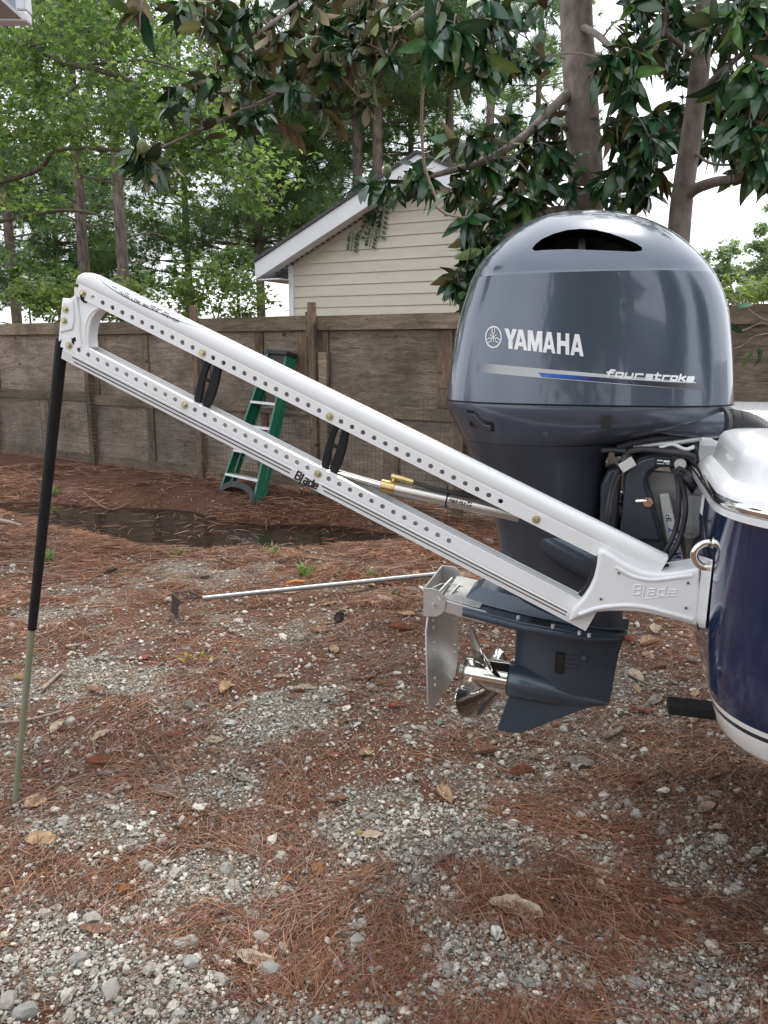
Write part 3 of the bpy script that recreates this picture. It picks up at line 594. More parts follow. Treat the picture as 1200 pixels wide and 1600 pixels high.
PAN = BVHTree.FromPolygons([Vector(np.array(p)) for p in pan.v], pan.f)
leg = MB().loft(rings_of(lev2)); leg.build('midsection', m_leg, motor, smooth=50)
LEG = BVHTree.FromPolygons([Vector(np.array(p)) for p in leg.v], leg.f)
MB().loft([ring(z_seam-.004, PB(705, 633, WC)[0], PB(1141, 633, WC)[0], .299, 3., 48), ring(z_seam+.003, PB(705, 633, WC)[0], PB(1141, 633, WC)[0], .299, 3., 48)]).build('cowl_seal', m_blk, motor)
def on(bvh, w0):
    def f(p):
        q = PB(p[0], p[1], w0); h, nrm, i, d = bvh.ray_cast(Vector((q[0], 1.5, q[2])), Vector((0, 1, 0)))
        if h is None: return q, (0, -1, 0)
        return h, (nrm if nrm.y < 0 else -nrm)
    return f
onp = on(PAN, WC-.28); onl = on(LEG, WC-.14)
# latch: recess plate with a raised lever
lay([[(726, 641), (738, 642.5), (746, 648), (755, 658), (771, 660), (771, 676), (760, 676), (730, 668)]], m_blk, 'latch_recess', onp, motor, .0015)
lp = [(734, 648), (738, 648.5), (747, 657), (754, 664), (766, 666), (766, 671), (759, 671), (735, 664)]
a = [np.array(onp(p)[0])+np.array((0, -.006, 0)) for p in lp]; c = [np.array(onp(p)[0])+np.array((0, .01, 0)) for p in lp]
MB().loft([a, c]).build('latch', m_cowl, motor, bevel=.002)
q = np.array(onp((947.5, 657))[0]); MB().box(q+(0, -.006, 0), (.026, .016, .038)).build('plug', m_blk, motor, bevel=.002)
q = np.array(onl((853, 680))[0]) if onl((853, 680))[0] is not None else PB(853, 680, WC-.22)
q = PB(853, 674, WC-.27); MB().tube([q+(0, -.012, -.006), q+(0, .06, .0)], [.009, .011], 12).build('drain_spout', m_leg, motor, smooth=40)
# intake duct leading to the corrugated rigging hose
wd = WC-.20; p0, p1 = PB(1000, 660, wd), PB(1128, 663, wd)
MB().tube([p0, p0*.6+p1*.4, p1], [.020, .038, .0415], 20).build('duct', m_cowl2, motor, smooth=40)
hz = [(1122, 662), (1128, 662), (1132, 662), (1148, 664), (1165, 668), (1185, 680), (1203, 700), (1215, 730)]
hp = [PB(x, y, wd+.006*k) for k, (x, y) in enumerate(hz)]
MB().tube([hp[0], hp[1], hp[2], PB(1141, 662.5, wd)], [.050, .047, .045, .045], 20).build('hose_collar', m_hose, motor, smooth=40)
pts = []; rr = []
def spline(P, n):
    P = [np.array(p, float) for p in P]; P = [2*P[0]-P[1]]+P+[2*P[-1]-P[-2]]; out = []
    for i in range(1, len(P)-2):
        for t in np.linspace(0, 1, n, endpoint=False):
            a, b2, c, d = P[i-1], P[i], P[i+1], P[i+2]
            out.append(.5*((2*b2)+(-a+c)*t+(2*a-5*b2+4*c-d)*t*t+(-a+3*b2-3*c+d)*t**3))
    out.append(P[-2]); return out
S = spline(hp[2:], 24)
MB().tube(S, [.041+.0035*(1 if (k % 4) < 2 else -1) for k in range(len(S))], 18).build('corrugated_hose', m_hose, motor, smooth=80)
# exhaust bulge low on the leg
t = np.linspace(0, 2*math.pi, 20, endpoint=False); c = PB(905, 872, WC-.112); ax = PB(945, 902, WC-.10)-PB(852, 850, WC-.10); ax /= np.linalg.norm(ax); up = np.array((-ax[2], 0, ax[0]))
bul = [[c+ax*(.185*q)+up*(.056*math.sqrt(max(0, 1-q*q))*math.cos(k))+np.array((0, .042*math.sqrt(max(0, 1-q*q))*math.sin(k), 0)) for k in t] for q in np.linspace(-.99, .99, 15)]
MB().loft(bul).build('exhaust_bulge', m_gear, motor, smooth=60)
# anti-ventilation plate, raked a little with the trimmed motor
zp = lambda u: .843-(u+.447)*.165
plan = [(-.452, .155), (-.44, .168), (-.25, .175), (-.05, .135), (.03, .085), (.075, .04), (.098, 0)]; plan = plan+[(u, -w) for u, w in plan[::-1][1:]]
MB().loft([[(u, WC+w, zp(u)+.008) for u, w in plan], [(u, WC+w, zp(u)-.008) for u, w in plan]]).build('cavitation_plate', m_gear, motor, bevel=.004)
MB().loft([[(u, WC+w*.62, zp(u)+.012) for u, w in plan], [(u*.9+.01, WC+w*.42, zp(u)+.05) for u, w in plan]]).build('plate_fairing', m_gear, motor, smooth=40)
for sg in (-1, 1):
    e = [(u, w) for u, w in plan if w*sg > 0 or u > .1]
    e = sorted(e); MB().tube([(u, WC+w*1.0, zp(u)-.010) for u, w in e[1:]], [.014]*(len(e)-2)+[.004], 8).build('side_rail', m_gear, motor, smooth=60)
vv = MB()
for k in range(4): u = -.20+.0*k; vv.box((-.19, WC-.115-.012*k, zp(-.19)+.0105), (.075, .006, .006))
vv.build('water_slot', m_blk, motor)
for x, y in ((810, 958), (864, 971), (921, 983), (905, 993)):
    q = PB(x, y, WC-.15); q[2] = zp(q[0])+.006; MB().tube([q, q+(0, 0, .012)], .006, 8).build('plate_bolt', m_alu, motor)
MB().box((-.40, WC+.03, zp(-.4)-.05), (.07, .02, .085)).build('trim_tab', m_leg, motor, bevel=.006)
# gearcase strut, torpedo, skeg
def foil(z, ul, ur, b, N=28):
    out = []
    for k in np.linspace(0, 2*math.pi, N, endpoint=False):
        f = (1+math.cos(k))/2; th = b*math.sin(k)*(math.sin(math.pi*min(1, f*1.0))**.6*.9+.1*(f > .03)*(f < .97)); out.append((ul+(ur-ul)*f, WC-th, z))
    return out
gl = [(978, 807, 978, .060), (990, 807, 975, .05), (1010, 806, 968, .042), (1040, 804, 962, .040), (1070, 803, 957, .045), (1090, 803, 952, .03)]
MB().loft([foil(PB(880, y, WC)[2], PB(xl, y, WC)[0], PB(xr, y, WC)[0], b) for y, xl, xr, b in gl]).build('gearcase', m_gear, motor, smooth=50)
tp = [(793, 1060, 24.), (797, 1060.5, 27), (820, 1065, 27.5), (850, 1073, 25.5), (880, 1082, 20), (910, 1090, 14), (935, 1096, 8), (948, 1099, 2.5)]
MB().tube([PB(x, y, WC) for x, y, r in tp], [r*2.82/FPX for x, y, r in tp], 28).build('torpedo', m_gear, motor, smooth=60)
sk = [(797, 1080), (785, 1115), (777, 1137), (782, 1141), (800, 1144), (816, 1144), (870, 1123), (916, 1106), (950, 1096), (900, 1085), (850, 1078)]
spl = [PB(x, y, WC)[[0, 2]] for x, y in sk]; cs = np.mean(spl, axis=0)
MB().prism(spl, WC-.010, WC+.010).build('skeg', m_gear, motor, bevel=.005)
q = PB(874, 1036, WC-.046); MB().box(q, (.030, .012, .074)).build('water_intake', m_blk, motor, bevel=.002)
g = MB()
for k in range(4): g.box(PB(891, 1024+k*7, WC-.042), (.045, .008, .004))
g.build('intake_rib', m_leg, motor)
MB().tube([PB(912, 1028, WC-.05), PB(912, 1028, WC-.03)], .009, 10).build('level_plug', m_leg, motor)
# propeller
pc = PB(764, 1053, WC); pd = PB(795, 1059, WC)-PB(727, 1047, WC); pd /= np.linalg.norm(pd); pw = np.array((0, 1., 0)); pv = np.cross(pd, pw); pv = pv if pv[2] > 0 else -pv
hub_a, hub_b = PB(727, 1047, WC), PB(794, 1059, WC)
prop_o = MB().tube([hub_a, hub_a+pd*.01, hub_a*.5+hub_b*.5, hub_b], [.050, .054, .057, .060], 32).build('propeller', m_chrome, motor, smooth=40)
MB().tube([hub_a-pd*.003, hub_a+pd*.02], .043, 24).build('hub_bore', m_blk, prop_o)
MB().tube([hub_a-pd*.02, hub_a+pd*.02], .018, 12).build('shaft_nut', m_brush, prop_o)
def blade(phi0):
    b = MB(); nr, na = 12, 14; g0 = []; pitch = .46
    for i in range(nr+1):
        f = i/nr; r = .050+f*.125; half = R(46)*(1-.15*f)*max(.04, math.sqrt(max(0, 1-(max(0, f-.35)/.66)**2.2))); mid = phi0+R(20)*f*f
        g0.append([(r, mid+half*(2*j/na-1)) for j in range(na+1)])
    def pt(r, a, th):
        x = -pitch*(a-phi0)/(2*math.pi)-.045*(r-.05)/.125*1.0
        return pc+pd*(x+th)+pv*(r*math.cos(a))+pw*(r*math.sin(a))
    top = [[pt(r, a, .003*(1-k/nr*.6)) for r, a in row] for k, row in enumerate(g0)]; bot = [[pt(r, a, -.003*(1-k/nr*.6)) for r, a in row] for k, row in enumerate(g0)]
    rings = [t_+b_[::-1] for t_, b_ in zip(top, bot)]
    return b.loft(rings)
for ph in (R(-28), R(92), R(212)): blade(ph).build('blade', m_chrome, prop_o, smooth=50)
# trolling plate hinged on a bracket clamped to the cavitation plate
tr = MB(); wn_, wf_ = WC-.165, WC+.12
h0 = PB(672, 938, wn_); 
def bar(p, q, hh, th, b):
    p, q = np.array(p), np.array(q); return b.loft([[p+(0, 0, hh), p+(0, th, hh), p-(0, -th, hh), p-(0, 0, hh)], [q+(0, 0, hh), q+(0, th, hh), q-(0, -th, hh), q-(0, 0, hh)]])
tp_root = bar(PB(687, 945, wn_), PB(760, 966, wn_), .022, .012, MB()).build('trolling_plate', m_brush, motor, bevel=.003)
bar(PB(687, 945, wn_)+(0, wf_-wn_, .0), PB(748, 960, wn_)+(0, wf_-wn_, .0), .022, .012, MB()).build('far_bar', m_brush, tp_root, bevel=.003)
zt = PB(690, 940, wn_)[2]; ut = PB(690, 940, wn_)[0]; ul = PB(668, 940, wn_)[0]
MB().loft([[(ut, wn_+.01, zt+.012), (ut+.13, wn_+.01, zt-.012), (ut+.13, wn_+.01, zt-.016), (ut, wn_+.01, zt+.008)], [(ut, wf_, zt+.012), (ut+.13, wf_, zt-.012), (ut+.13, wf_, zt-.016), (ut, wf_, zt+.008)]]).build('top_plate', m_brush, tp_root, bevel=.001)
for w in (wn_-.004, wf_+.004):
    cc = np.array((ul+.035, w, zt-.0)); ang = np.linspace(R(-95), R(95), 12)
    poly = [(ul-.012, zt+.045), (ul-.012, zt-.055)]+[(ul+.02+.045*math.cos(a), zt-.005+.05*math.sin(a)) for a in ang]
    MB().prism(poly, w-.003, w+.003).build('hinge_ear', m_brush, tp_root, bevel=.001)
MB().loft([[(ul-.013, wn_-.004, zt+.045), (ul-.013, wn_-.004, zt-.055), (ul-.008, wn_-.004, zt-.055), (ul-.008, wn_-.004, zt+.045)], [(ul-.013, wf_+.004, zt+.045), (ul-.013, wf_+.004, zt-.055), (ul-.008, wf_+.004, zt-.055), (ul-.008, wf_+.004, zt+.045)]]).build('hinge_back', m_brush, tp_root)
MB().tube([(ul+.022, wn_-.02, zt-.012), (ul+.022, wf_+.02, zt-.012)], .007, 8).build('hinge_pin', m_brush, tp_root, smooth=60)
for dz, du in ((.028, .05), (.005, .075)):
    MB().tube([(ul+du-.03, wn_+.01, zt+dz-.02), (ul+du+.01, wn_+.12, zt+dz+.02)], .006, 8).build('spring', m_brush, tp_root, smooth=60)
MB().tube([PB(655, 916, wn_+.04), PB(672, 921, wn_+.02), PB(690, 912, wn_+.12), PB(715, 914, wn_+.16), PB(737, 920, wn_+.2)], .0028, 6).build('pull_cord', m_wdec, tp_root, smooth=60)
MB().tube([PB(656, 917, wn_+.04), PB(664, 923, wn_), PB(680, 925, wn_), PB(688, 938, wn_-.01)], .0028, 6).build('pull_cord', m_wdec, tp_root, smooth=60)
tb = PB(664, 1105, wn_)[2]; tm = PB(664, 985, wn_)[2]; tt = PB(668, 955, wn_)[2]
outl = [(wn_+.02, tt), (wf_-.02, tt), (wf_+.01, tm+.01), (wf_+.01, tb+.09), (wf_-.03, tb+.02), (wn_+.05, tb-.015), (wn_+.015, tb-.01), (wn_-.012, tb+.02), (wn_-.012, tm)]
ub0 = ul-.005
MB().loft([[(ub0+.012*(zt-z)/.3-.003+.16*(w-wn_), w, z) for w, z in outl], [(ub0+.012*(zt-z)/.3+.003+.16*(w-wn_), w, z) for w, z in outl]]).build('swing_plate', m_brush, tp_root, bevel=.001)
for w, zz in [(wn_+.05, tt-.05), (wn_+.05, tt-.075), (wn_+.05, tt-.13), (wn_+.05, tt-.16), (wf_-.04, tt-.04), (wf_-.04, tt-.065), (wf_-.04, tt-.11), (wn_+.05, tb+.09), (wn_+.05, tb+.065), (wf_-.03, tb+.14), (wf_-.03, tb+.11)]:
    uq = ub0+.012*(zt-zz)/.3+.16*(w-wn_); MB().tube([(uq-.006, w, zz), (uq+.006, w, zz)], .0055, 8).build('rivet', m_wdec, tp_root)
# clamp bracket, tilt parts, hoses and cables between leg and transom
m_brkt = pm('slate_bracket_paint', (.036, .043, .058), .42, .15, var=.06, scale=7, coat=.25)
def pxp(pts, w): return [PB(x, y, w)[[0, 2]] for x, y in pts]
wb0 = WC-.20
MB().prism(pxp([(952, 872), (953, 846), (969, 841), (975, 790), (979, 742), (987, 724), (1002, 713), (1022, 708), (1050, 706), (1056, 712), (1053, 730), (1030, 731), (1019, 737), (1013, 748), (1013, 760), (1021, 776), (1030, 812), (1041, 850), (1046, 872)], wb0), wb0, WC+.20).build('clamp_bracket', m_brkt, motor, bevel=.012, bseg=3)
MB().prism(pxp([(967, 841), (973, 792), (977, 744), (986, 727), (1003, 717), (1023, 712), (1051, 712), (1051, 728), (1024, 729), (1012, 737), (1007, 750), (1009, 766), (1017, 785), (1024, 814), (1033, 844)], wb0), wb0-.014, wb0+.02).build('bracket_cover', m_brkt, motor, bevel=.007, bseg=3)
MB().box(PB(1039, 722, wb0-.015), (.054, .006, .024)).build('rating_plate', m_blk, motor, bevel=.001)
pb = MB()
for x, y, w_, h_ in ((1031, 719.5, .016, .0035), (1041.5, 721, .017, .006), (1032, 724.5, .020, .0018), (1043, 724.8, .012, .0018)): pb.box(PB(x, y, wb0-.0185), (w_, .001, h_))
pb.build('plate_print', m_wdec, motor)
q = PB(1012, 783, wb0); MB().tube([q+(0, -.03, 0), q+(0, .01, 0)], .0085, 10).build('bracket_bolt', m_chrome, motor, smooth=40); MB().tube([q+(0, -.018, 0), q+(0, -.006, 0)], .016, 6).build('bracket_nut', m_chrome, motor)
MB().tube([q+(-.035, -.012, 0), q+(-.0, -.012, .004)], .007, 8).build('grease_fitting', m_chrome, motor, smooth=40)
MB().prism(pxp([(938, 760), (950, 735), (972, 728), (968, 800), (962, 850), (948, 868), (936, 850)], wb0+.05), wb0+.06, WC+.2).build('swivel_bracket', m_leg, motor, bevel=.01)
sb = MB()
for y0, y1 in ((727, 731), (737, 741), (778, 783), (790, 798)):
    q = PB(941, y0, WC+.25); sb.tube([q+(-.10, 0, -.02), q+(.10, 0, .02)], .016, 12)
sb.build('steering_cylinder', m_chrome, motor, smooth=50)
for pts_, r_ in (([(1053, 733), (1059, 752), (1061, 790), (1056, 825), (1043, 856), (1024, 880)], .0075), ([(1058, 735), (1068, 765), (1071, 800), (1064, 835), (1052, 862), (1034, 884)], .0085), ([(968, 742), (958, 770), (952, 805), (949, 832)], .006), ([(964, 735), (954, 765), (948, 800), (945, 830)], .006),
                 ([(972, 722), (980, 708), (1000, 702), (1030, 704), (1065, 708), (1085, 714)], .009), ([(940, 704), (960, 703), (978, 705)], .007), ([(1056, 738), (1068, 744), (1078, 750), (1084, 756)], .011), ([(1060, 732), (1072, 738), (1082, 746)], .009)):
    MB().tube(spline([PB(x, y, wb0-.03+.012*(k % 2)) for k, (x, y) in enumerate(pts_)], 6), r_, 10).build('hose', m_hose, motor, smooth=60)
MB().box(PB(980, 726, wb0-.03), (.045, .02, .03), np.array(Matrix.Rotation(R(-35), 3, 'Y'))).build('cable_clip', m_alu, motor, bevel=.003)
cb = [([(965, 700), (1000, 690), (1050, 684), (1092, 690)], .012, m_hose, .02), ([(975, 706), (1010, 697), (1055, 693), (1086, 700)], .010, m_blk, .06), ([(985, 695), (1020, 700), (1060, 700), (1084, 706)], .012, m_alu, .10), ([(990, 700), (1030, 694), (1065, 690), (1096, 684)], .008, m_brush, .0),
      ([(960, 708), (1000, 705), (1050, 712), (1090, 724)], .012, m_blk, .12), ([(1070, 690), (1082, 700), (1086, 715), (1088, 735)], .012, m_blk, .05), ([(1030, 700), (1050, 694), (1070, 702), (1085, 698)], .006, m_wdec, -.01), ([(1050, 712), (1062, 718), (1072, 712), (1086, 722)], .009, m_hose, -.01)]
for pts_, r_, mm, dw in cb: MB().tube(spline([PB(x, y, wb0+dw) for x, y in pts_], 6), r_, 8).build('cable', mm, motor, smooth=60)
MB().prism(pxp([(955, 690), (1000, 680), (1095, 676), (1092, 716), (1084, 756), (1050, 745), (1058, 705), (990, 703), (960, 712)], WC-.02), WC-.02, WC+.16).build('tiller_arm', m_blk, motor, bevel=.01)
q = PB(1062, 724, wb0); MB().tube([q+(0, -.02, 0), q+(0, .02, 0)], .017, 12).build('pivot_bolt', m_alu, motor, smooth=40)
# jack plate bolted on the transom
wj = WC-.17
MB().prism(pxp([(1030, 772), (1046, 771), (1074, 900), (1050, 900)], wj), wj, wj+.03).build('jack_plate', m_alu, motor, bevel=.004)
MB().prism(pxp([(1062, 775), (1100, 774), (1100, 900), (1075, 900), (1066, 820)], wj+.03), wj+.035, wj+.06).build('jack_plate', m_alu, motor, bevel=.004)
MB().prism(pxp([(1040, 745), (1095, 750), (1102, 780), (1042, 775)], WC), WC-.02, WC+.05).build('mount_block', m_alu, motor, bevel=.008)
MB().prism(pxp([(1008, 735), (1060, 740), (1100, 800), (1104, 900), (1046, 900), (1024, 800)], WC-.10), WC-.10, WC-.07).build('jack_plate', m_alu, motor, bevel=.004)
q = PB(1078, 824, wj+.02); MB().tube([q+(0, -.004, 0), q+(0, .02, 0)], .036, 24).build('washer', m_alu, motor, bevel=.002); MB().tube([q+(0, -.016, 0), q+(0, .0, 0)], .019, 6).build('jack_bolt', m_brush, motor, bevel=.002)
MB().prism(pxp([(1042, 802), (1051, 801), (1070, 884), (1054, 886)], wj), wj-.0025, wj).build('tape_strip', m_wdec, motor)
m_bluei = pm('blue_ink', (.02, .10, .36), .5)
def flat_px(w): return lambda p: (PB(p[0], p[1], w), (0, -1, 0))
Tl = []
def rot_letter(c, x, y, h, wd, t):     # letters read sideways, head to the left
    o = []
    for pl in STK[c]:
        P = [(x-(b-.5)*h+.10*((a-.5)*wd), y+(a-.5)*wd) for a, b in pl]
        o += [stroke(p, q, t) for p, q in zip(P, P[1:])]
    return o
Tl += rot_letter('N', 1058, 868, 11, 8, 2.2)+rot_letter('O', 1053, 846, 8, 9, 2.2)+rot_letter('Y', 1048, 828, 7, 6, 1.8)
lay(Tl, m_bluei, 'tape_lettering', flat_px(wj-.0025), motor, .0008)
lay(rot_letter('E', 1045, 812, 6, 6, 1.5)+rot_letter('L', 1043, 806, 4, 3, 1.2), m_bdec, 'tape_marks', flat_px(wj-.0025), motor, .0008)
MB().prism(pxp([(1088, 828), (1097, 826), (1101, 876), (1088, 876)], wj), wj+.03, wj+.034).build('tape_strip', m_wdec, motor)
lay(rot_letter('N', 1094, 866, 7, 7, 1.8)+rot_letter('H', 1094, 855, 7, 6, 1.6)+rot_letter('A', 1095, 845, 7, 6, 1.6)+rot_letter('E', 1096, 835, 6, 5, 1.4), m_bluei, 'tape_lettering', flat_px(wj+.03), motor, .0008)
# ================================================================== SHALLOW WATER ANCHOR
WA = 2.22
m_pwhite = pm('white_powder_coat', (.76, .77, .78), .32, var=.02, scale=5, coat=.35, dirt=.10, dirtcol=(.48, .47, .44), rvar=.06)
m_zinc = pm('yellow_zinc_bolt', (.50, .47, .30), .35, .85, var=.15, scale=60); m_hole_shade = pm('hole_shade_grey', (.42, .42, .42), .8); m_blackan = pm('black_anodised', (.012, .012, .013), .55, .0, var=.2, scale=20)
m_blackan.node_tree.nodes['Principled BSDF'].inputs['Specular IOR Level'].default_value = .25; m_rod = pm('olive_fibreglass_rod', (.21, .22, .145), .45, var=.08, scale=10); m_brass = pm('brass_fitting', (.52, .41, .19), .3, 1., var=.08, scale=30); m_steelrod = pm('satin_cylinder_steel', (.55, .53, .50), .3, .9, var=.05, scale=20, stretch=(1, 8, 8))
anchor = thing('shallow_water_anchor', 'white folding arm shallow water anchor bolted to the boat transom', 'boat anchor', PB(1090, 930, WA), FB)
def armfr(pa, pb):
    a, b = PB(*pa, WA-.03)[[0, 2]], PB(*pb, WA-.03)[[0, 2]]; e = (b-a)/np.linalg.norm(b-a); n = np.array((-e[1], e[0])); n = n if n[1] > 0 else -n
    return a, e, n, np.linalg.norm(b-a)
def apt(fr, s, h, w): a, e, n, L = fr; q = a+e*s+n*h; return (q[0], WA+w, q[1])
def extr(b, fr, prof, s0, s1, m=0, closed=True):
    return b.loft([[apt(fr, s, h, w) for w, h in prof] for s in (s0, s1)], m, True, True, closed)
def holed(b, fr, cells, h0, h1, w, rad, th=.005, m=0):
    """a wall strip with round holes: cells = [(s0, s1, centre or None)]"""
    for s0, s1, c in cells:
        if c is None:
            extr(b, fr, [(w, h0), (w, h1), (w+th, h1), (w+th, h0)], s0, s1); continue
        n = 24; T = [math.pi/4+2*math.pi*k/n+math.pi for k in range(n)]
        sq = []
        for t in T:
            cx, cy = math.cos(t), math.sin(t); k = 1/max(abs(cx), abs(cy)); x, y = cx*k, cy*k
            sq.append((c+(x*(s1-c) if x > 0 else x*(c-s0)), (h0+h1)/2+y*(h1-h0)/2))
        ci = [(c+rad*math.cos(t), (h0+h1)/2+rad*math.sin(t)) for t in T]; cj = [(c+rad*1.12*math.cos(t), (h0+h1)/2+rad*1.12*math.sin(t)) for t in T]
        R0 = [apt(fr, s, h, w) for s, h in sq]; R0b = [apt(fr, s, h, w) for s, h in cj]; R1 = [apt(fr, s, h, w+.0010*np.sign(th)) for s, h in ci]; R2 = [apt(fr, s, h, w+th) for s, h in ci]; R3 = [apt(fr, s, h, w+th) for s, h in sq]
        b.loft([R0, R0b, R1, R2, R3, R0], m, False, False)
UF = armfr((130, 458), (838, 811)); sp = UF[3]/42.
LF = armfr((108, 539), (1125/3+400-.0, 0.) if False else (701.5, 845.0))
# upper arm
b = MB(); su0, su1 = -.022, UF[3]+.36
cells = [(su0, .5*sp, None)]
bolts = {0, 12, 24}
for k in range(1, 40):
    cells.append(((k-.5)*sp, (k+.5)*sp, None if k in bolts else k*sp))
cells.append((39.5*sp, su1, None))
for sg in (-1, 1): holed(b, UF, cells, -.0185, .0185, sg*.031, .0070, -sg*.005)
outer = [(w*.86, h) for w, h in [(-.036, .0187), (-.0345, .0215), (-.0378, .028), (-.0380, .043), (-.0355, .055), (-.026, .0645), (-.010, .0675), (.010, .0675), (.026, .0645), (.0355, .055), (.0380, .043), (.0378, .028), (.0345, .0215), (.036, .0187)]]
inner = [(w*.86, .0187+(h-.0187)*.90) for w, h in outer][::-1]
prof = outer+inner
rs = []
for s, k in ((su0-.012, .62), (su0-.004, .80), (su0+.012, .93), (su0+.035, 1.), (su1, 1.)): rs.append([apt(UF, s, .0187+(h-.0187)*k, w) for w, h in prof])
b.loft(rs)
extr(b, UF, [(-.029, -.018), (.029, -.018), (.029, .064), (.018, .0665), (-.018, .0665), (-.029, .064)], su1-.004, su1+.001)
uo = b.build('upper_arm', m_pwhite, anchor, smooth=40)
extr(MB(), UF, [(.0225, -.0175), (.0225, .0175), (.0240, .0175), (.0240, -.0175)], su0+.005, su1-.005).build('hole_shade_strip', m_hole_shade, uo)  # added grey strip: paints the shade seen through the holes
# lower arm: open channel with a tapered belly
b = MB(); 
lspan = LF[3]; nl = 36; spn = (np.linalg.norm(PB(124.7, 547.7, WA-.03)-PB(411.7, 695, WA-.03)))/17.93
sl0, sl1 = -.030, lspan+.46
nh = int(round((lspan)/sp)); spL = lspan/nh
b_l = int(round(np.dot(PB(296, 636, WA-.03)[[0, 2]]-LF[0], LF[1])/spL)); b_l2 = int(round(np.dot(PB(494, 737, WA-.03)[[0, 2]]-LF[0], LF[1])/spL))
cells = [(sl0, .5*spL, None)]+[((k-.5)*spL, (k+.5)*spL, None if k in (b_l, b_l2) else k*spL) for k in range(1, nh+1)]+[((nh+.5)*spL, sl1, None)]
for sg in (-1, 1):
    holed(b, LF, cells, -.0185, .0165, sg*.029, .0072, -sg*.005)
    q = sg
    extr(b, LF, [(q*.029, -.0187), (q*.0270, -.0212), (q*.0295, -.0238), (q*.024, -.054), (q*.020, -.054), (q*.024, -.0187)], sl0+.012, sl1)
    top = .0175 if sg < 0 else .0215
    extr(b, LF, [(q*.029, .0167), (q*.029, top), (q*.021, top+.003), (q*.021, top-.001), (q*.024, top-.003), (q*.024, .0167)], sl0+.01, sl1)
extr(b, LF, [(-.0242, -.0542), (.0242, -.0542), (.0242, -.0500), (-.0242, -.0500)], sl0+.03, sl1)
lo_ = b.build('lower_arm', m_pwhite, anchor, smooth=40)
extr(MB(), LF, [(-.0185, -.048), (-.0185, .006), (-.0150, .006), (-.0150, -.048)], sl0+.04, sl1-.01).build('hole_shade_strip', m_hole_shade, lo_)  # same painted shade behind the lower arm's holes
# stripes and lettering printed on the belly of the lower arm
def on_belly(p):
    q = PB(p[0], p[1], WA-.028)[[0, 2]]-LF[0]; s, h = q@LF[1], q@LF[2]; t = (-.0238-h)/.0302
    w = -.0295+t*.0055; nn = np.array((0, -.98, 0))+np.array((LF[2][0], 0, LF[2][1]))*-.18
    return np.array(apt(LF, s, h, w)), nn
bel = lambda x: 549.5+(x-108)*.5155     # groove line in the drawing
def line_poly(x0, x1, dy, t, n=10): return [[(a, bel(a)+dy), (c, bel(c)+dy), (c, bel(c)+dy+t), (a, bel(a)+dy+t)] for a, c in zip(np.linspace(x0, x1, n+1), np.linspace(x0, x1, n+1)[1:])]
sc_ = lambda x: 1+.15*(x-110)/700
for x0, x1 in ((113, 455), (503, 886)):
    lay(line_poly(x0, x1, 5.0, 2.0), m_bdec, 'pin_stripe', on_belly, anchor, .0006, 0); lay(line_poly(x0+2, x1-2, 11.2, 2.0), m_bdec, 'pin_stripe', on_belly, anchor, .0006, 0)
lay(px_words('Blade', 459, 494, lambda x: bel(x)+17, 15, 2.6, slant=.42, gap=.12, widths={'l': .5, 'B': 1.2}), m_bdec, 'arm_lettering', on_belly, anchor, .0008)
lay([stroke((463, bel(463)+20), (489, bel(489)+17.5), 1.2)], m_bdec, 'swoosh', on_belly, anchor, .0008)
# lettering on the shoulder of the upper arm, seen edge on from here
def on_tube(p):        # p = (s, angle round the top from the near edge 0 to the far edge 1)
    ks = np.linspace(0, 1, len(outer)); w = np.interp(p[1], ks, [q[0] for q in outer]); h = np.interp(p[1], ks, [q[1] for q in outer])
    w2 = np.interp(p[1]+.05, ks, [q[0] for q in outer]); h2 = np.interp(p[1]+.05, ks, [q[1] for q in outer]); d = np.array((w2-w, h2-h)); d /= np.linalg.norm(d)+1e-9
    nn = np.array((UF[2][0]*d[0], 0, UF[2][1]*d[0]))+np.array((0, -d[1], 0)); return np.array(apt(UF, p[0], h, w)), nn
def tube_words(text, s0, s1, a0, a1, t):
    st, yb, yh = words_poly(text, s0, s1, None, .0, 1.); out = []
    for p, q, _ in st:
        P, Q = (p[0], a0+(a1-a0)*p[1]), (q[0], a0+(a1-a0)*q[1]); d = np.subtract(Q, P)*np.array((1, .12)); L = np.hypot(*d)+1e-9; n = np.array((-d[1], d[0]/.12**2*.12*.12))/L
        n = np.array((-d[1], d[0]/.12))/L*t*np.array((1, 1)); n = np.array((n[0], n[1]*.5))
        out.append([tuple(np.array(P)+n), tuple(np.array(Q)+n), tuple(np.array(Q)-n), tuple(np.array(P)-n)])
    return out
lay(tube_words('POWER-POLE', .06, .30, .34, .50, .0018), m_bdec, 'shoulder_lettering', on_tube, anchor, .0006)
lay(tube_words('SHALLOW WATER ANCHOR', .12, .34, .27, .315, .0009), m_bdec, 'shoulder_lettering', on_tube, anchor, .0006)
ov = []; th_ = np.linspace(0, 2*math.pi, 60)
for a, c in zip(th_, th_[1:]):
    f = lambda t, k: (.03+.22*(1-math.cos(t))/1.1, .43+(.22*math.sin(t)*(1-.45*(1-math.cos(t))/2))*k); ov.append([f(a, 1), f(c, 1), f(c, .91), f(a, .91)])
lay(ov, m_bdec, 'oval_border', on_tube, anchor, .0005, 0)
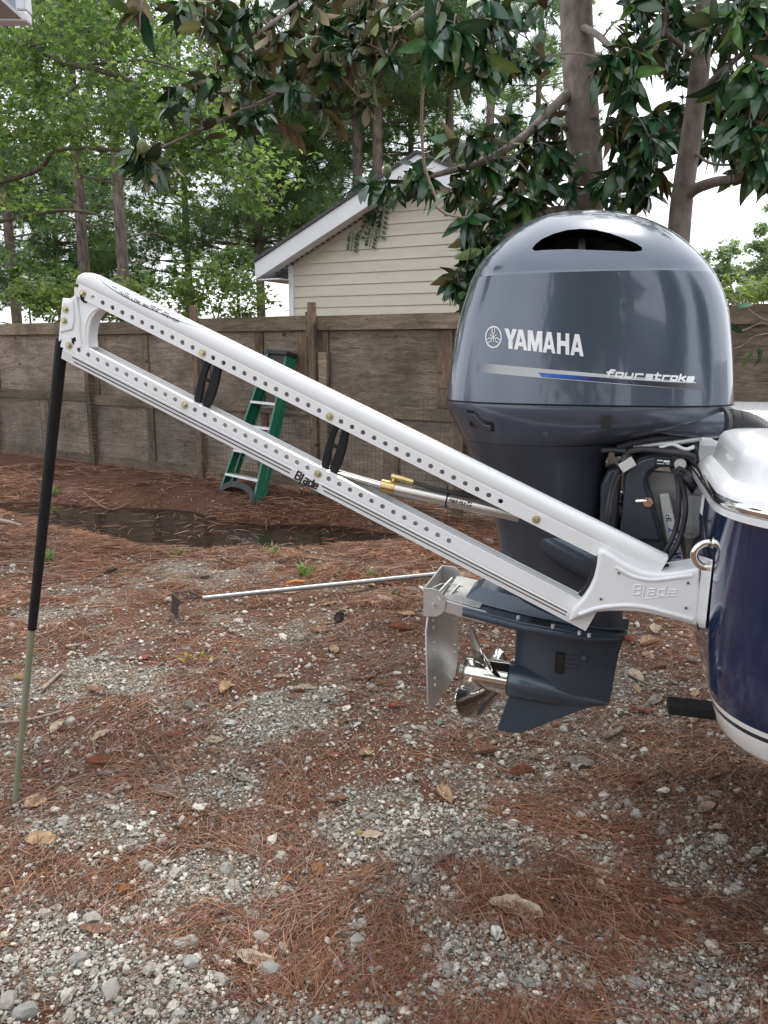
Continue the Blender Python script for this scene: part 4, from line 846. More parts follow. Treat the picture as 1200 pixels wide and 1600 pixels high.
# knuckle at the outer end
def pa(pts, w=WA-.04): return [PB(x, y, w)[[0, 2]] for x, y in pts]
kn = [(92.5, 464), (96, 467), (103, 467), (110, 462), (115, 453), (119, 447), (126, 446), (140, 462), (156, 476), (158, 481), (147, 486), (139, 497), (135, 511), (133.5, 527), (135, 543), (128, 548), (116, 538), (107, 529), (98, 529), (86, 534), (89, 500)]
MB().prism(pa(kn), WA-.026, WA+.024).build('knuckle', m_pwhite, anchor, bevel=.004, bseg=3)
MB().prism(pa([(94, 470), (104, 471), (110, 467), (112, 480), (113, 500), (110, 515), (90, 520)], WA-.04), WA-.031, WA-.020).build('clamp_plate', m_pwhite, anchor, bevel=.004, bseg=3)
rib = spline([PB(x, y, WA-.027) for x, y in ((119, 449), (120, 470), (123, 495), (124, 520), (127, 542))], 5); MB().tube(rib, .0055, 8).build('knuckle_rib', m_pwhite, anchor, smooth=60)
MB().tube(spline([PB(x, y, WA-.023) for x, y in ((157, 479), (145, 487), (137.5, 499), (134, 515), (134, 543))], 5), .006, 8).build('knuckle_rib', m_pwhite, anchor, smooth=60)
def bolt(x, y, w, r=.0115, mat=None, par=None):
    q = PB(x, y, w); o = MB().tube([q+(0, -.002, 0), q+(0, .004, 0)], r, 20).build('bolt', mat or m_zinc, par or anchor, bevel=.0007, bseg=1)
    MB().tube([q+(0, -.009, 0), q+(0, 0, 0)], [r*.62, r*.70], 6).build('bolt_head', mat or m_zinc, o, bevel=.0007, bseg=1)
for x, y in ((102, 483), (100, 501)): bolt(x, y, WA-.032)
for k in (0, 12, 24, 42): q = apt(UF, k*sp, 0, -.0325); p_ = to_px(*FB.w(q)); bolt(p_[0], p_[1], WA-.0325)
for k in (0, b_l, b_l2): q = apt(LF, k*spL, -.001, -.0305); p_ = to_px(*FB.w(q)); bolt(p_[0], p_[1], WA-.0305)
MB().tube([PB(118, 533, WA-.0268), PB(118, 533, WA+.026)], .012, 24).build('bushing', m_blackan, anchor, smooth=40); MB().tube([PB(135, 464, WA-.0275), PB(135, 464, WA+.026)], .019, 24).build('bushing', m_blackan, anchor, smooth=40)
# spike: black sleeve and fibreglass rod pushed into the ground
a0, a1, a2 = PB(97, 531, WA), PB(50, 983, WA), PB(22.5, 1262, WA)
MB().tube([a0+(a0-a1)*.005, a0, a0*.3+a1*.7, a1], [.021, .0205, .0175, .0155], 12).build('sleeve', m_blackan, anchor, smooth=25)
MB().tube([a1+(a0-a1)*.03, a2+(a2-a1)*.12], [.0118, .0112], 16).build('rod', m_rod, anchor, smooth=40)
# black link plates with an H web
def link_bar(rows, w0, w1):
    return MB().prism(pa([r[:2] for r in rows]+[r[2:] for r in rows[::-1]]), w0, w1)
def linkp(ox, oy, name):
    pr = [(0, 0), (18, 6)]; D = lambda pts: [(x+ox, y+oy) for x, y in pts]
    lb = D([(-3, -2), (-8, 8), (-13, 22), (-18, 36), (-21, 50), (-24.5, 66), (-23, 72), (-14, 74), (-12, 60), (-9, 44), (-5, 28), (0, 14), (6, 4)])
    rb = D([(7, 8), (6, 18), (2, 32), (-2, 46), (-7, 60), (-12, 72), (-10, 78), (-1, 82), (6, 68), (12, 50), (16, 32), (19, 12), (14, 6)])
    o = link_body = MB().prism(pa(lb), WA-.016, WA-.004).prism(pa(rb), WA-.016, WA-.004).prism(pa(D([(-8, 33), (4, 38), (3, 43), (-9, 38)])), WA-.015, WA-.005).build(name, m_blackan, anchor, bevel=.002)
linkp(321, 557, 'link'); linkp(522, 661, 'link')
# hydraulic ram between the arms
r0, r1, r2, r3 = PB(500, 731, WA), PB(598, 759, WA), PB(606, 761, WA), PB(812, 806, WA)
MB().tube([r0, r1], .0115, 14).build('ram_rod', m_chrome, anchor, smooth=40)
MB().tube([r0+(0, .022, -.006), r1+(0, .022, -.006)], .008, 10).build('ram_rod', m_steelrod, anchor, smooth=40)
MB().tube([r2, r3], .0185, 20).build('ram_cylinder', m_steelrod, anchor, smooth=40)
MB().tube([r1-(r3-r2)*.01, r1+(r3-r2)*.10], .0205, 20).build('gland', m_brass, anchor, smooth=40, bevel=.001)
e0, e1, e2 = PB(616, 752, WA), PB(618, 745, WA), PB(646, 753, WA)
MB().tube([e0, e1+(0, 0, .002)], .008, 6).build('elbow', m_brass, anchor); MB().tube([e1+(-.012, 0, .002), e2*.5+e1*.5, e2], [.0085, .0085, .0065], 6).build('elbow', m_brass, anchor)
MB().tube([e1*.6+e2*.4, e1*.55+e2*.45], .0115, 6).build('hex_nut', m_brass, anchor); 
MB().tube(spline([e2, PB(672, 762, WA), PB(700, 768, WA), PB(740, 776, WA+.01), PB(800, 790, WA+.015)], 6), .006, 8).build('ram_hose', m_hose, anchor, smooth=60)
z0 = PB(699, 782, WA); dr = (r3-r2)/np.linalg.norm(r3-r2); MB().tube([z0-dr*.002, z0+dr*.002], .0215, 14).build('cable_tie', m_blk, anchor); MB().tube([z0+(0, 0, .018), z0+(0, 0, .042)], .0022, 5).build('cable_tie', m_blk, anchor)
on_ram = lambda p: ((lambda q: (np.array((q[0], WA-math.sqrt(max(1e-6, .0187**2-min(.0150, abs(((q-r2)-dr*np.dot(q-r2, dr))[2]))**2)), q[2])), np.array((0, -1, 0))))(PB(p[0], p[1], WA-.012)))
lay(px_words('POWER-POLE', 702, 728, lambda x: 783+(x-702)*.22, 4.5, .9, slant=.2), m_bdec, 'ram_label', on_ram, anchor, .0008)
lay([[(731, 783), (738, 784.5), (737, 791), (730, 789.5)]], m_bdec, 'ram_emblem', on_ram, anchor, .0008); lay([stroke((732.2, 788.5), (736, 785.3), 1.2)], m_wdec, 'ram_emblem', on_ram, anchor, .0014)
# cast mount bolted to the transom
mt = [(888, 974), (893, 953), (911, 934), (921, 919), (928, 903), (932, 886), (934, 868), (936, 859), (948, 862), (960, 870), (973, 878), (988, 886), (1005, 893), (1022, 896.5), (1045, 896), (1066, 893), (1086, 889), (1096, 889), (1094, 930), (1091, 981), (1081, 977), (1060, 971), (1037, 965), (1015, 960), (995, 957), (973, 956), (950, 956), (930, 958), (910, 963)]
mp_ = pa(mt, WA-.062); cc = np.mean(mp_, axis=0)
b = MB(); shr = [tuple(np.array(p)+(cc-np.array(p))*.0) for p in mp_]
b.prism(mp_, WA-.062, WA+.062); b.build('mount', m_pwhite, anchor, bevel=.010, bseg=4)
# recessed panel borders read as raised ribs along the upper and lower edges
MB().tube(spline([PB(x, y, WA-.061) for x, y in ((962, 886), (990, 901), (1020, 906), (1050, 903), (1082, 899))], 6), .0062, 8, squash=1).build('mount_rib', m_pwhite, anchor, smooth=60)
MB().tube(spline([PB(x, y, WA-.061) for x, y in ((905, 960), (935, 950), (975, 946), (1010, 949), (1045, 958), (1082, 968))], 6), .0070, 8).build('mount_rib', m_pwhite, anchor, smooth=60)
for x, y in ((967, 895), (939, 936), (1075, 911), (1072, 950)):
    q = PB(x, y, WA-.063); MB().tube([q+(0, -.0015, 0), q+(0, .004, 0)], .0055, 12).build('screw', m_alu, anchor, smooth=40); MB().tube([q+(0, -.0019, 0), q], .003, 6).build('screw_socket', m_blk, anchor)
b = MB()
for c, x0, x1 in (('B', 988, 1002), ('l', 1003, 1008), ('a', 1010, 1024), ('d', 1026, 1040), ('e', 1042, 1057)):
    for pl in STK[c]:
        P = [PB(x0+(x1-x0)*a+3*h, 929-15*h+(x0-988)*.05, WA-.062) for a, h in pl]
        for p, q in zip(P, P[1:]): b.tube([p, q], .0024, 6)
b.tube([PB(1004, 936, WA-.062), PB(1052, 931, WA-.062)], .0016, 6)
b.build('raised_lettering', m_pwhite, anchor, smooth=60)
b = MB()
for k in range(11): b.tube([PB(1086.5-.35*k, 909+5.6*k, WA-.062), PB(1089-.35*k, 911.5+5.6*k, WA-.062)], .0016, 5)
b.build('raised_marks', m_pwhite, anchor)
MB().tube(spline([PB(x, y, WA-.03) for x, y in ((936, 868), (928, 892), (919, 912), (906, 930))], 5), .006, 8).build('mount_seal', m_blk, anchor)
MB().box(PB(1040, 886, WA+.02), (.075, .03, .012)).build('hose_slot', m_blk, anchor); MB().box(PB(970, 862, WA+.02), (.05, .03, .012), np.array(Matrix.Rotation(R(28), 3, 'Y'))).build('hose_slot', m_blk, anchor)
TU = .255
fa, fb_ = PB(1097, 888, WA-.064), PB(1091.5, 983, WA-.064); fc, fd = hit(FB, 1114, 874, TU-.003, 0), hit(FB, 1102, 984, TU-.003, 0)
MB().loft([[fa, fc, fd, fb_], [fa+(0, .135, .0), np.array((fc[0], WA+.10, fa[2])), np.array((fd[0], WA+.10, fb_[2])), fb_+(0, .135, 0)]]).build('transom_flange', m_pwhite, anchor, bevel=.008, bseg=3)
MB().prism(pa([(1094.5, 888), (1097.3, 888), (1092.8, 983), (1090, 983)], WA-.062), WA-.0655, WA+.06).build('gasket', m_blk, anchor)

# ================================================================== BOAT
m_navy = pm('navy_gelcoat', (.003, .014, .056), .12, 0, var=.06, scale=3, coat=1., bump=.0); m_hullw = pm('white_gelcoat', (.74, .74, .71), .25, var=.03, scale=4, coat=.6, dirt=.15, dirtcol=(.45, .42, .36)); m_deck = pm('white_deck_gelcoat', (.80, .81, .83), .22, var=.01, scale=4, coat=.7)
m_boot = pm('dark_boot_stripe', (.02, .024, .04), .25, coat=.6)
boat = thing('boat', 'navy hulled boat stern with white deck cap and steel rub rail', 'boat', (TU+.3, WC, .62), FB)
def plan(inset=0., fl=0., du=0.):
    """closed plan outline from the near bow end round the transom to the far bow end (convex corners)"""
    P = []
    for sg in (-1, 1):
        A = [(4.2, .78-fl), (3.0, .93-fl*.5), (1.6, .975), (.62, .955)]
        uc, wc_, ru, rw = TU+du+.21, .955-.25, .21, .25
        C = [(uc-ru*math.sin(t), wc_+rw*math.cos(t)) for t in np.linspace(0, math.pi/2, 14)]
        Q = A+C
        Q = [(u, WC+sg*w) for u, w in Q]; P += Q if sg < 0 else Q[::-1]
    P = np.array(P)
    if inset:
        d = np.gradient(P, axis=0); d /= np.linalg.norm(d, axis=1, keepdims=True); P = P+np.stack([-d[:, 1], d[:, 0]], 1)*-inset*(1 if True else -1)
    return P
_t = plan(.1); SGN = 1 if _t[0][1] > plan()[0][1] else -1
def pl(inset=0., **k): return plan(inset*SGN, **k)
def band(levels): return [[(u, w, z) for u, w in pl(i)] for z, i in levels]
ZR = 1.345
def shell(name, levels, mat, cap=False, smooth=40): return MB().loft(band(levels), cap0=False, cap1=cap, closed=False).build(name, mat, boat, smooth=smooth)
shell('hull_side', [(.872, .018), (.90, .010), (1.0, .002), (1.15, 0.), (ZR-.012, 0.)], m_navy)
shell('hull_bottom_strip', [(.858, .022), (.872, .018)], m_hullw)
shell('boot_stripe', [(.846, .026), (.858, .022)], m_boot)
vb = [[(u, w, z) for u, w in pl(i)] for z, i in ((.846, .026), (.80, .040), (.785, .055), (.775, .09))]
keel = [(u+.04, WC+(w-WC)*.12, .60) for u, w in pl(.09)]; mid_ = [(u+.02, WC+(w-WC)*.62, .69) for u, w in pl(.09)]
MB().loft(vb+[mid_, keel], cap0=False, cap1=True, closed=False).build('hull_bottom', m_hullw, boat, smooth=30)
for sg in (-1, 1): MB().loft([[(u, WC+sg*.60+dw, .705+dz) for dw, dz in ((-.04, .02), (.04, .02), (.015, -.055), (-.015, -.055))] for u in (.43, 3.4)]).build('lifting_strake', m_hullw, boat, bevel=.006)
shell('rail_lip', [(ZR-.012, -.004), (ZR-.012, -.014), (ZR+.004, -.016), (ZR+.004, -.004)], m_deck)
shell('rub_rail', [(ZR+.004, -.008), (ZR+.008, -.016), (ZR+.017, -.019), (ZR+.026, -.016), (ZR+.030, -.008)], m_chrome, smooth=80)
# deck cap with a motor well cut out at the stern
well = [(1.05, WC-.34), (1.05, WC+.34)]
def deck_ring(inset, z, wi):
    P = [tuple(p) for p in pl(inset)]; k0 = [i for i, p in enumerate(P) if p[1] < WC and p[0] < TU+.09+inset]; a = max(i for i, p in enumerate(P) if p[1] < WC)
    out = P[:a+1]; r = .07; wl_ = WC-.235-wi
    T_ = np.linspace(0, math.pi/2, 7)
    out = [p for p in out if p[1] < wl_-r-.02]; u_t = TU+inset
    out += [(u_t+r-r*math.cos(t), wl_-r+r*math.sin(t)) for t in T_]+[(u_t+.4, wl_), (1.05+wi, wl_), (1.05+wi, 2*WC-wl_), (u_t+.4, 2*WC-wl_)]
    out += [(u_t+r-r*math.cos(t), 2*WC-(wl_-r+r*math.sin(t))) for t in T_[::-1]]
    far_ = [p for p in P[a+1:] if p[1] > 2*WC-(wl_-r-.02)]
    return [(u, w, z) for u, w in out+far_]
lv = [(-.010, ZR+.028, 0.), (-.008, ZR+.040, 0), (.004, ZR+.052, .006), (.016, ZR+.060, .014), (.024, ZR+.062, .022), (.028, ZR+.072, .026), (.032, ZR+.100, .030), (.036, ZR+.120, .034), (.046, ZR+.134, .044), (.066, ZR+.141, .06), (.12, ZR+.144, .10)]
MB().loft([deck_ring(i, z, wi) for i, z, wi in lv], cap0=False, cap1=True).build('deck_cap', m_deck, boat, smooth=50)
MB().loft([[(TU+.01, WC-.33, ZR-.1), (TU+.01, WC+.33, ZR-.1), (1.2, WC+.33, ZR-.1), (1.2, WC-.33, ZR-.1)], [(TU+.01, WC-.33, ZR+.02), (TU+.01, WC+.33, ZR+.02), (1.2, WC+.33, ZR+.02), (1.2, WC-.33, ZR+.02)]], cap1=False).build('motor_well', m_deck, boat)
MB().box((1.75, WC+.10, ZR+.30), (.9, .9, .28)).build('rear_bench', m_deck, boat, bevel=.03)
# stern eye
ue = TU-.012; we = WA-.22
se = [(1120, 848), (1108, 848), (1098, 850), (1089, 856), (1084.5, 866), (1087, 876), (1095, 884), (1105, 886.5), (1117, 886.5)]
seo = MB().tube(spline([PB(x, y, we) for x, y in se], 5), .0092, 14).build('stern_eye', m_chrome, boat, smooth=60)
for x, y in ((1119, 848), (1115, 886.5)):
    q = PB(x, y, we); MB().tube([q+(-.010, 0, 0), q+(.010, 0, 0)], .0145, 8).build('nut', m_chrome, seo, bevel=.001)
MB().tube([PB(1119.5, 842, we-.016), PB(1114, 893, we-.016)], .0028, 6).build('cotter_pin', m_chrome, seo, smooth=60)
for x0, y0, x1, y1 in ((1119, 848, 1150, 850), (1115, 886.5, 1140, 890)): MB().tube([PB(x0, y0, we), PB(x1, y1, we+.0)], .0085, 10).build('eye_stem', m_chrome, seo, smooth=60)
lay([[(1098, 772), (1102, 776), (1098, 806), (1094, 800)]], m_wdec, 'capacity_label', lambda p: (np.array((TU-.001, hit(FB, p[0], p[1], TU-.001, 0)[1], hit(FB, p[0], p[1], TU-.001, 0)[2])), (-1, 0, 0)), boat, .001)
# trailer under the hull
m_carpet = pm('black_bunk_carpet', (.014, .014, .015), .95, var=.4, scale=90, bump=.6, bscale=300); m_galv = pm('galvanised_steel', (.42, .43, .44), .5, .8, var=.15, scale=14)
trailer = thing('boat_trailer', 'boat trailer with black carpeted bunk end poking out under the hull', 'trailer', (2.0, WC, 0), FB)
for w, u0 in ((WC-.27, .217), (WC+.27, .7)): MB().box(((u0+3.3)/2, w, .628), (3.3-u0, .07, .034)).build('bunk', m_carpet, trailer, bevel=.006)
for u in (.75, 2.6):
    MB().box((u, WC, .42), (.08, 1.5, .08)).build('cross_member', m_galv, trailer)
    for w in (WC-.27, WC+.27): MB().box((u, w, .535), (.06, .06, .15)).build('bunk_bracket', m_galv, trailer)
for w in (WC-.72, WC+.72):
    MB().box((2.2, w, .36), (3.4, .07, .09)).build('side_frame', m_galv, trailer)
    yt = w+(.28 if w > WC else -.28); tyre = MB().tube([(1.9, yt-.10, .33), (1.9, yt-.085, .33), (1.9, yt+.085, .33), (1.9, yt+.10, .33)], [.28, .33, .33, .28], 28).build('wheel', m_hose, trailer, smooth=30); MB().tube([(1.9, yt-.102, .33), (1.9, yt+.102, .33)], .18, 20).build('rim', m_galv, tyre, smooth=40)
    MB().box((1.9, (w+yt)/2, .36), (.06, .35, .06)).build('axle_stub', m_galv, trailer)

# ================================================================== STEPLADDER leaning on the fence
m_green = pm('green_fibreglass', (.008, .14, .075), .42, var=.15, scale=7, dirt=.2, dirtcol=(.10, .13, .09)); m_step = pm('aluminium_step', (.50, .51, .51), .42, .6, var=.12, scale=14, stretch=(4, 1, 1), dirt=.3, dirtcol=(.3, .28, .25)); m_ladblk = pm('black_ladder_plastic', (.02, .021, .022), .6, var=.2, scale=20)
def Lg(x, y, z): return G(x, y, z)
BLp, BRp = Lg(340, 772, .02), Lg(396, 786, .03)
def Lt(x, y): return FF.w(PFn(x, y, -.20))
TLp, TRp = Lt(418, 549), Lt(449, 552)
lad = thing('stepladder', 'green fibreglass stepladder folded and leaning against the wooden fence', 'ladder', (BLp+BRp)/2)
upv = (TLp+TRp)/2-(BLp+BRp)/2; upv /= np.linalg.norm(upv); acr = (BRp-BLp); acr /= np.linalg.norm(acr); nrm_ = np.cross(acr, upv); nrm_ /= np.linalg.norm(nrm_); nrm_ = nrm_ if nrm_[1] > 0 else -nrm_
def chan(p, q, sgn, mat, name, wf=.036, dep=.085, off=0.):
    """C-section rail: front flange faces out, web on the outside"""
    prof = [(0, 0), (wf, 0), (wf, .008), (.008, .008), (.008, dep-.008), (wf, dep-.008), (wf, dep), (0, dep)]
    R_ = lambda o: [o+acr*a*sgn+nrm_*(b+off) for a, b in prof]
    return MB().loft([R_(np.array(p)), R_(np.array(q))]).build(name, mat, lad)
chan(BLp, TLp, 1, m_green, 'rail'); chan(BRp+acr*.0, TRp, -1, m_green, 'rail')
rr0, rr1 = BLp+nrm_*.11+acr*.03, TLp+nrm_*.08; chan(rr0+upv*.05, rr1, 1, m_green, 'rear_rail', .022, .05); chan(BRp+nrm_*.11-acr*.02+upv*.05, TRp+nrm_*.08, -1, m_green, 'rear_rail', .022, .05)
along = lambda f: (BLp+(TLp-BLp)*f, BRp+(TRp-BRp)*f)
for f in (.155, .325, .50, .665, .83):
    a, c = along(f); a = a+acr*.009; c = c-acr*.009
    hgt = upv*.012; MB().loft([[a-nrm_*.006, a+nrm_*.085+upv*.02, a+nrm_*.085+upv*.02-hgt, a-nrm_*.006-upv*.03], [c-nrm_*.006, c+nrm_*.085+upv*.02, c+nrm_*.085+upv*.02-hgt, c-nrm_*.006-upv*.03]]).build('step', m_step, lad, bevel=.002)
a, c = along(.985)
MB().loft([[a-nrm_*.02-acr*.012, a+nrm_*.13-acr*.012, a+nrm_*.13+upv*.05-acr*.012, a-nrm_*.02+upv*.05-acr*.012], [c-nrm_*.02+acr*.012, c+nrm_*.13+acr*.012, c+nrm_*.13+upv*.05+acr*.012, c-nrm_*.02+upv*.05+acr*.012]]).build('top_cap', m_ladblk, lad, bevel=.008)
a, c = along(.93); MB().loft([[a+nrm_*.01+acr*.01, a+nrm_*.02+acr*.01, a+nrm_*.02+upv*.10+acr*.01, a+nrm_*.01+upv*.10+acr*.01], [c+nrm_*.01-acr*.01, c+nrm_*.02-acr*.01, c+nrm_*.02+upv*.10-acr*.01, c+nrm_*.01+upv*.10-acr*.01]]).build('cap_apron', m_ladblk, lad)
W0 = np.linalg.norm(BRp-BLp); arch_o, arch_i = [], []
for t in np.linspace(0, math.pi, 15):
    x = .5-.49*math.cos(t); o_ = BLp+acr*W0*x+upv*(.20*math.sin(t)**.7+.0); arch_o.append(o_); x2 = .5-.40*math.cos(t); arch_i.append(BLp+acr*W0*x2+upv*(.145*math.sin(t)**.8-.015))
ring_ = arch_o+arch_i[::-1]; MB().loft([[p-nrm_*.008 for p in ring_], [p+nrm_*.03 for p in ring_]]).build('foot_arch', m_ladblk, lad)
for p in (BLp, BRp): MB().box(p+upv*.02, (.05, .09, .06)).build('foot', m_ladblk, lad, bevel=.008)
ra, rc = BLp+nrm_*.14+acr*.03, BRp+nrm_*.14-acr*.02
for f in (.3, .5, .68): p, q = ra+upv*1.7*f*.97+ (TLp-BLp-upv*np.dot(TLp-BLp, upv))*f, rc+upv*1.7*f*.97+(TRp-BRp-upv*np.dot(TRp-BRp, upv))*f; MB().tube([p, q], .014, 8).build('rear_brace', m_step, lad, smooth=60)

# ================================================================== SCOOP lying on the ground
m_pole = pm('scuffed_aluminium_pole', (.34, .345, .35), .42, .8, var=.1, scale=30, dirt=.2, dirtcol=(.2, .2, .2)); m_wirew = pm('rusty_basket_wire', (.075, .06, .052), .6, .5, var=.3, scale=40)
pa0, pa1 = G(316, 935, .115), G(690, 896, .035)
scoop = thing('basket_scoop', 'long aluminium pole with wire basket head lying on the pine straw', 'scoop', pa0)
pd_ = (pa1-pa0)/np.linalg.norm(pa1-pa0); side = np.cross((0, 0, 1.), pd_); 
MB().tube([pa0, pa1], .0165, 18).build('pole', m_pole, scoop, smooth=60); MB().tube([pa1-pd_*.002, pa1+pd_*.035], .0195, 14).build('end_grip', m_blk, scoop, smooth=40)
bk = MB(); B0 = pa0-pd_*.01
fw, wd_, hh = .155, .075, .085
corners = [B0+side*.03, B0-side*.03, B0-pd_*fw-side*wd_, B0-pd_*fw+side*wd_]
top_ = [c+(0, 0, .03) for c in corners]
bk.tube(spline([B0+(0, 0, .012), B0-pd_*.05+side*.07+(0, 0, .03), B0-pd_*.11+side*wd_+(0, 0, .035), B0-pd_*fw+side*wd_+(0, 0, .03)], 5), .0058, 6); bk.tube(spline([B0+(0, 0, .012), B0-pd_*.05-side*.07+(0, 0, .03), B0-pd_*.11-side*wd_+(0, 0, .035), B0-pd_*fw-side*wd_+(0, 0, .03)], 5), .0058, 6)
bk.tube([B0-pd_*fw+side*wd_+(0, 0, .03), B0-pd_*fw-side*wd_+(0, 0, .03)], .0045, 6); bk.tube([B0-pd_*.03+side*.055+(0, 0, .02), B0-pd_*.12-side*.06+(0, 0, .035)], .0045, 6); bk.tube([B0-pd_*.03-side*.055+(0, 0, .02), B0-pd_*.12+side*.06+(0, 0, .035)], .0045, 6); bk.tube([B0-pd_*.08+side*.075+(0, 0, .033), B0-pd_*.08-side*.075+(0, 0, .033)], .0045, 6)
bk.build('basket_frame', m_wirew, scoop, smooth=60)
for k in range(9):
    a = B0-pd_*fw+side*wd_*(1-k/4.)+(0, 0, .03); MB().tube([a, a-pd_*.025+(0, 0, -.115)], .0048, 6).build('tine', m_wirew, scoop, smooth=60)
a = B0-pd_*(fw+.02)+side*wd_+(0, 0, -.085); MB().tube([a, a-side*wd_*2], .005, 6).build('tine_bar', m_wirew, scoop)
# ================================================================== VEGETATION
m_bark = pm('pine_bark', (.135, .108, .090), .95, var=.6, scale=13, stretch=(1, 1, .3), bump=1., bscale=22, dirt=.6, dirtcol=(.05, .04, .034))
m_magbark = pm('magnolia_bark', (.195, .16, .14), .9, var=.35, scale=16, bump=1., bscale=34, dirt=.75, dirtcol=(.30, .275, .245), stretch=(1, 1, .55))
m_twig = pm('twig_bark', (.10, .08, .06), .9, var=.3, scale=20)
m_leaf = attr_mat('green_leaves', .55, .45); m_needle = attr_mat('pine_needles', .6, .35)
m_magtop = attr_mat('magnolia_leaf_upper', .19, .10, spec=.6); m_magbot = attr_mat('magnolia_leaf_lower', .7, .0)
def magleaf(L=1., wmax=.40, droop=.18, fold=.10, nseg=5):
    """a two-sided leaf of length 1 along x: glossy upper skin and brown felted underside"""
    V = []; 
    for side_, dz in ((0, .004), (1, -.004)):
        for i in range(nseg+1):
            t = i/nseg; w = wmax/2*(math.sin(math.pi*min(1, t*.98+.02)**.85)**.8)+.006; z = -droop*t*t+.03*math.sin(3*t)
            V += [(t*L, w, z+fold*w*1.2+dz), (t*L, 0, z+dz), (t*L, -w, z+fold*w*1.2+dz)]
    F = []; mi = []; n3 = 3*(nseg+1)
    for s in (0, 1):
        for i in range(nseg):
            for j in range(2):
                a = s*n3+3*i+j; q = (a, a+3, a+4, a+1); F.append(q[::-1] if s == 0 else q); mi.append(s)
    return np.array(V), np.array(F), np.array(mi)
class Skel:
    """a branching skeleton: trunk and limbs as tubes, twigs grown to leaf clusters"""
    def __init__(s): s.nodes = []; s.wood = MB(); s.limbs = []
    def limb(s, P, r0, r1, n=8):
        S = spline(P, 6); rs = np.linspace(r0, r1, len(S)); s.wood.tube(S, list(rs), n)
        for p, r in zip(S, rs): s.nodes.append((*p, r))
    def twig(s, tip, r=.006, n=5, sag=.05):
        N = np.array(s.nodes); d = np.linalg.norm(N[:, :3]-tip, axis=1)+.3*np.maximum(0, N[:, 2]-tip[2]); k = int(np.argmin(d)); a = N[k, :3]; m = (a+tip)/2+RNG.normal(0, .08, 3)*np.linalg.norm(tip-a)+np.array((0, 0, sag))
        S = spline([a, m, tip], 3); r0 = min(N[k, 3]*.7, r*(1+1.2*np.linalg.norm(tip-a))); s.wood.tube(S, list(np.linspace(r0, r*.6, len(S))), n, caps=False)
        for p in S[2:]: s.nodes.append((*p, r))
        dd = tip-m; return dd/np.linalg.norm(dd)
# ---------------------------------------------------------------- magnolias: big single leaves in rosettes
MLv, MLf, MLm = magleaf()
def leaf_mesh(name, col_t, col_b, droop, wmax):
    V, F, mi = magleaf(1., wmax, droop)
    n = len(V)//2; C = np.concatenate([np.tile(np.array(col_t)*1.25, (n, 1)), np.tile(col_b, (n, 1))]); C[1::3] *= 1.55
    return np_mesh(name, V, F, [m_magtop, m_magbot], C, mi, True)
GREENS = [((.016, .048, .022), (.055, .080, .035)), ((.022, .066, .028), (.065, .090, .038)), ((.032, .084, .026), (.075, .105, .040)), ((.055, .115, .028), (.11, .15, .045)), ((.015, .046, .022), (.155, .125, .055)), ((.085, .13, .03), (.16, .17, .05)), ((.022, .056, .022), (.16, .115, .060)), ((.028, .066, .024), (.125, .115, .045))]
LEAF_ME = [leaf_mesh('leaf', t, b, dr, wm_) for t, b in GREENS for dr, wm_ in ((.10, .36), (.34, .31))]
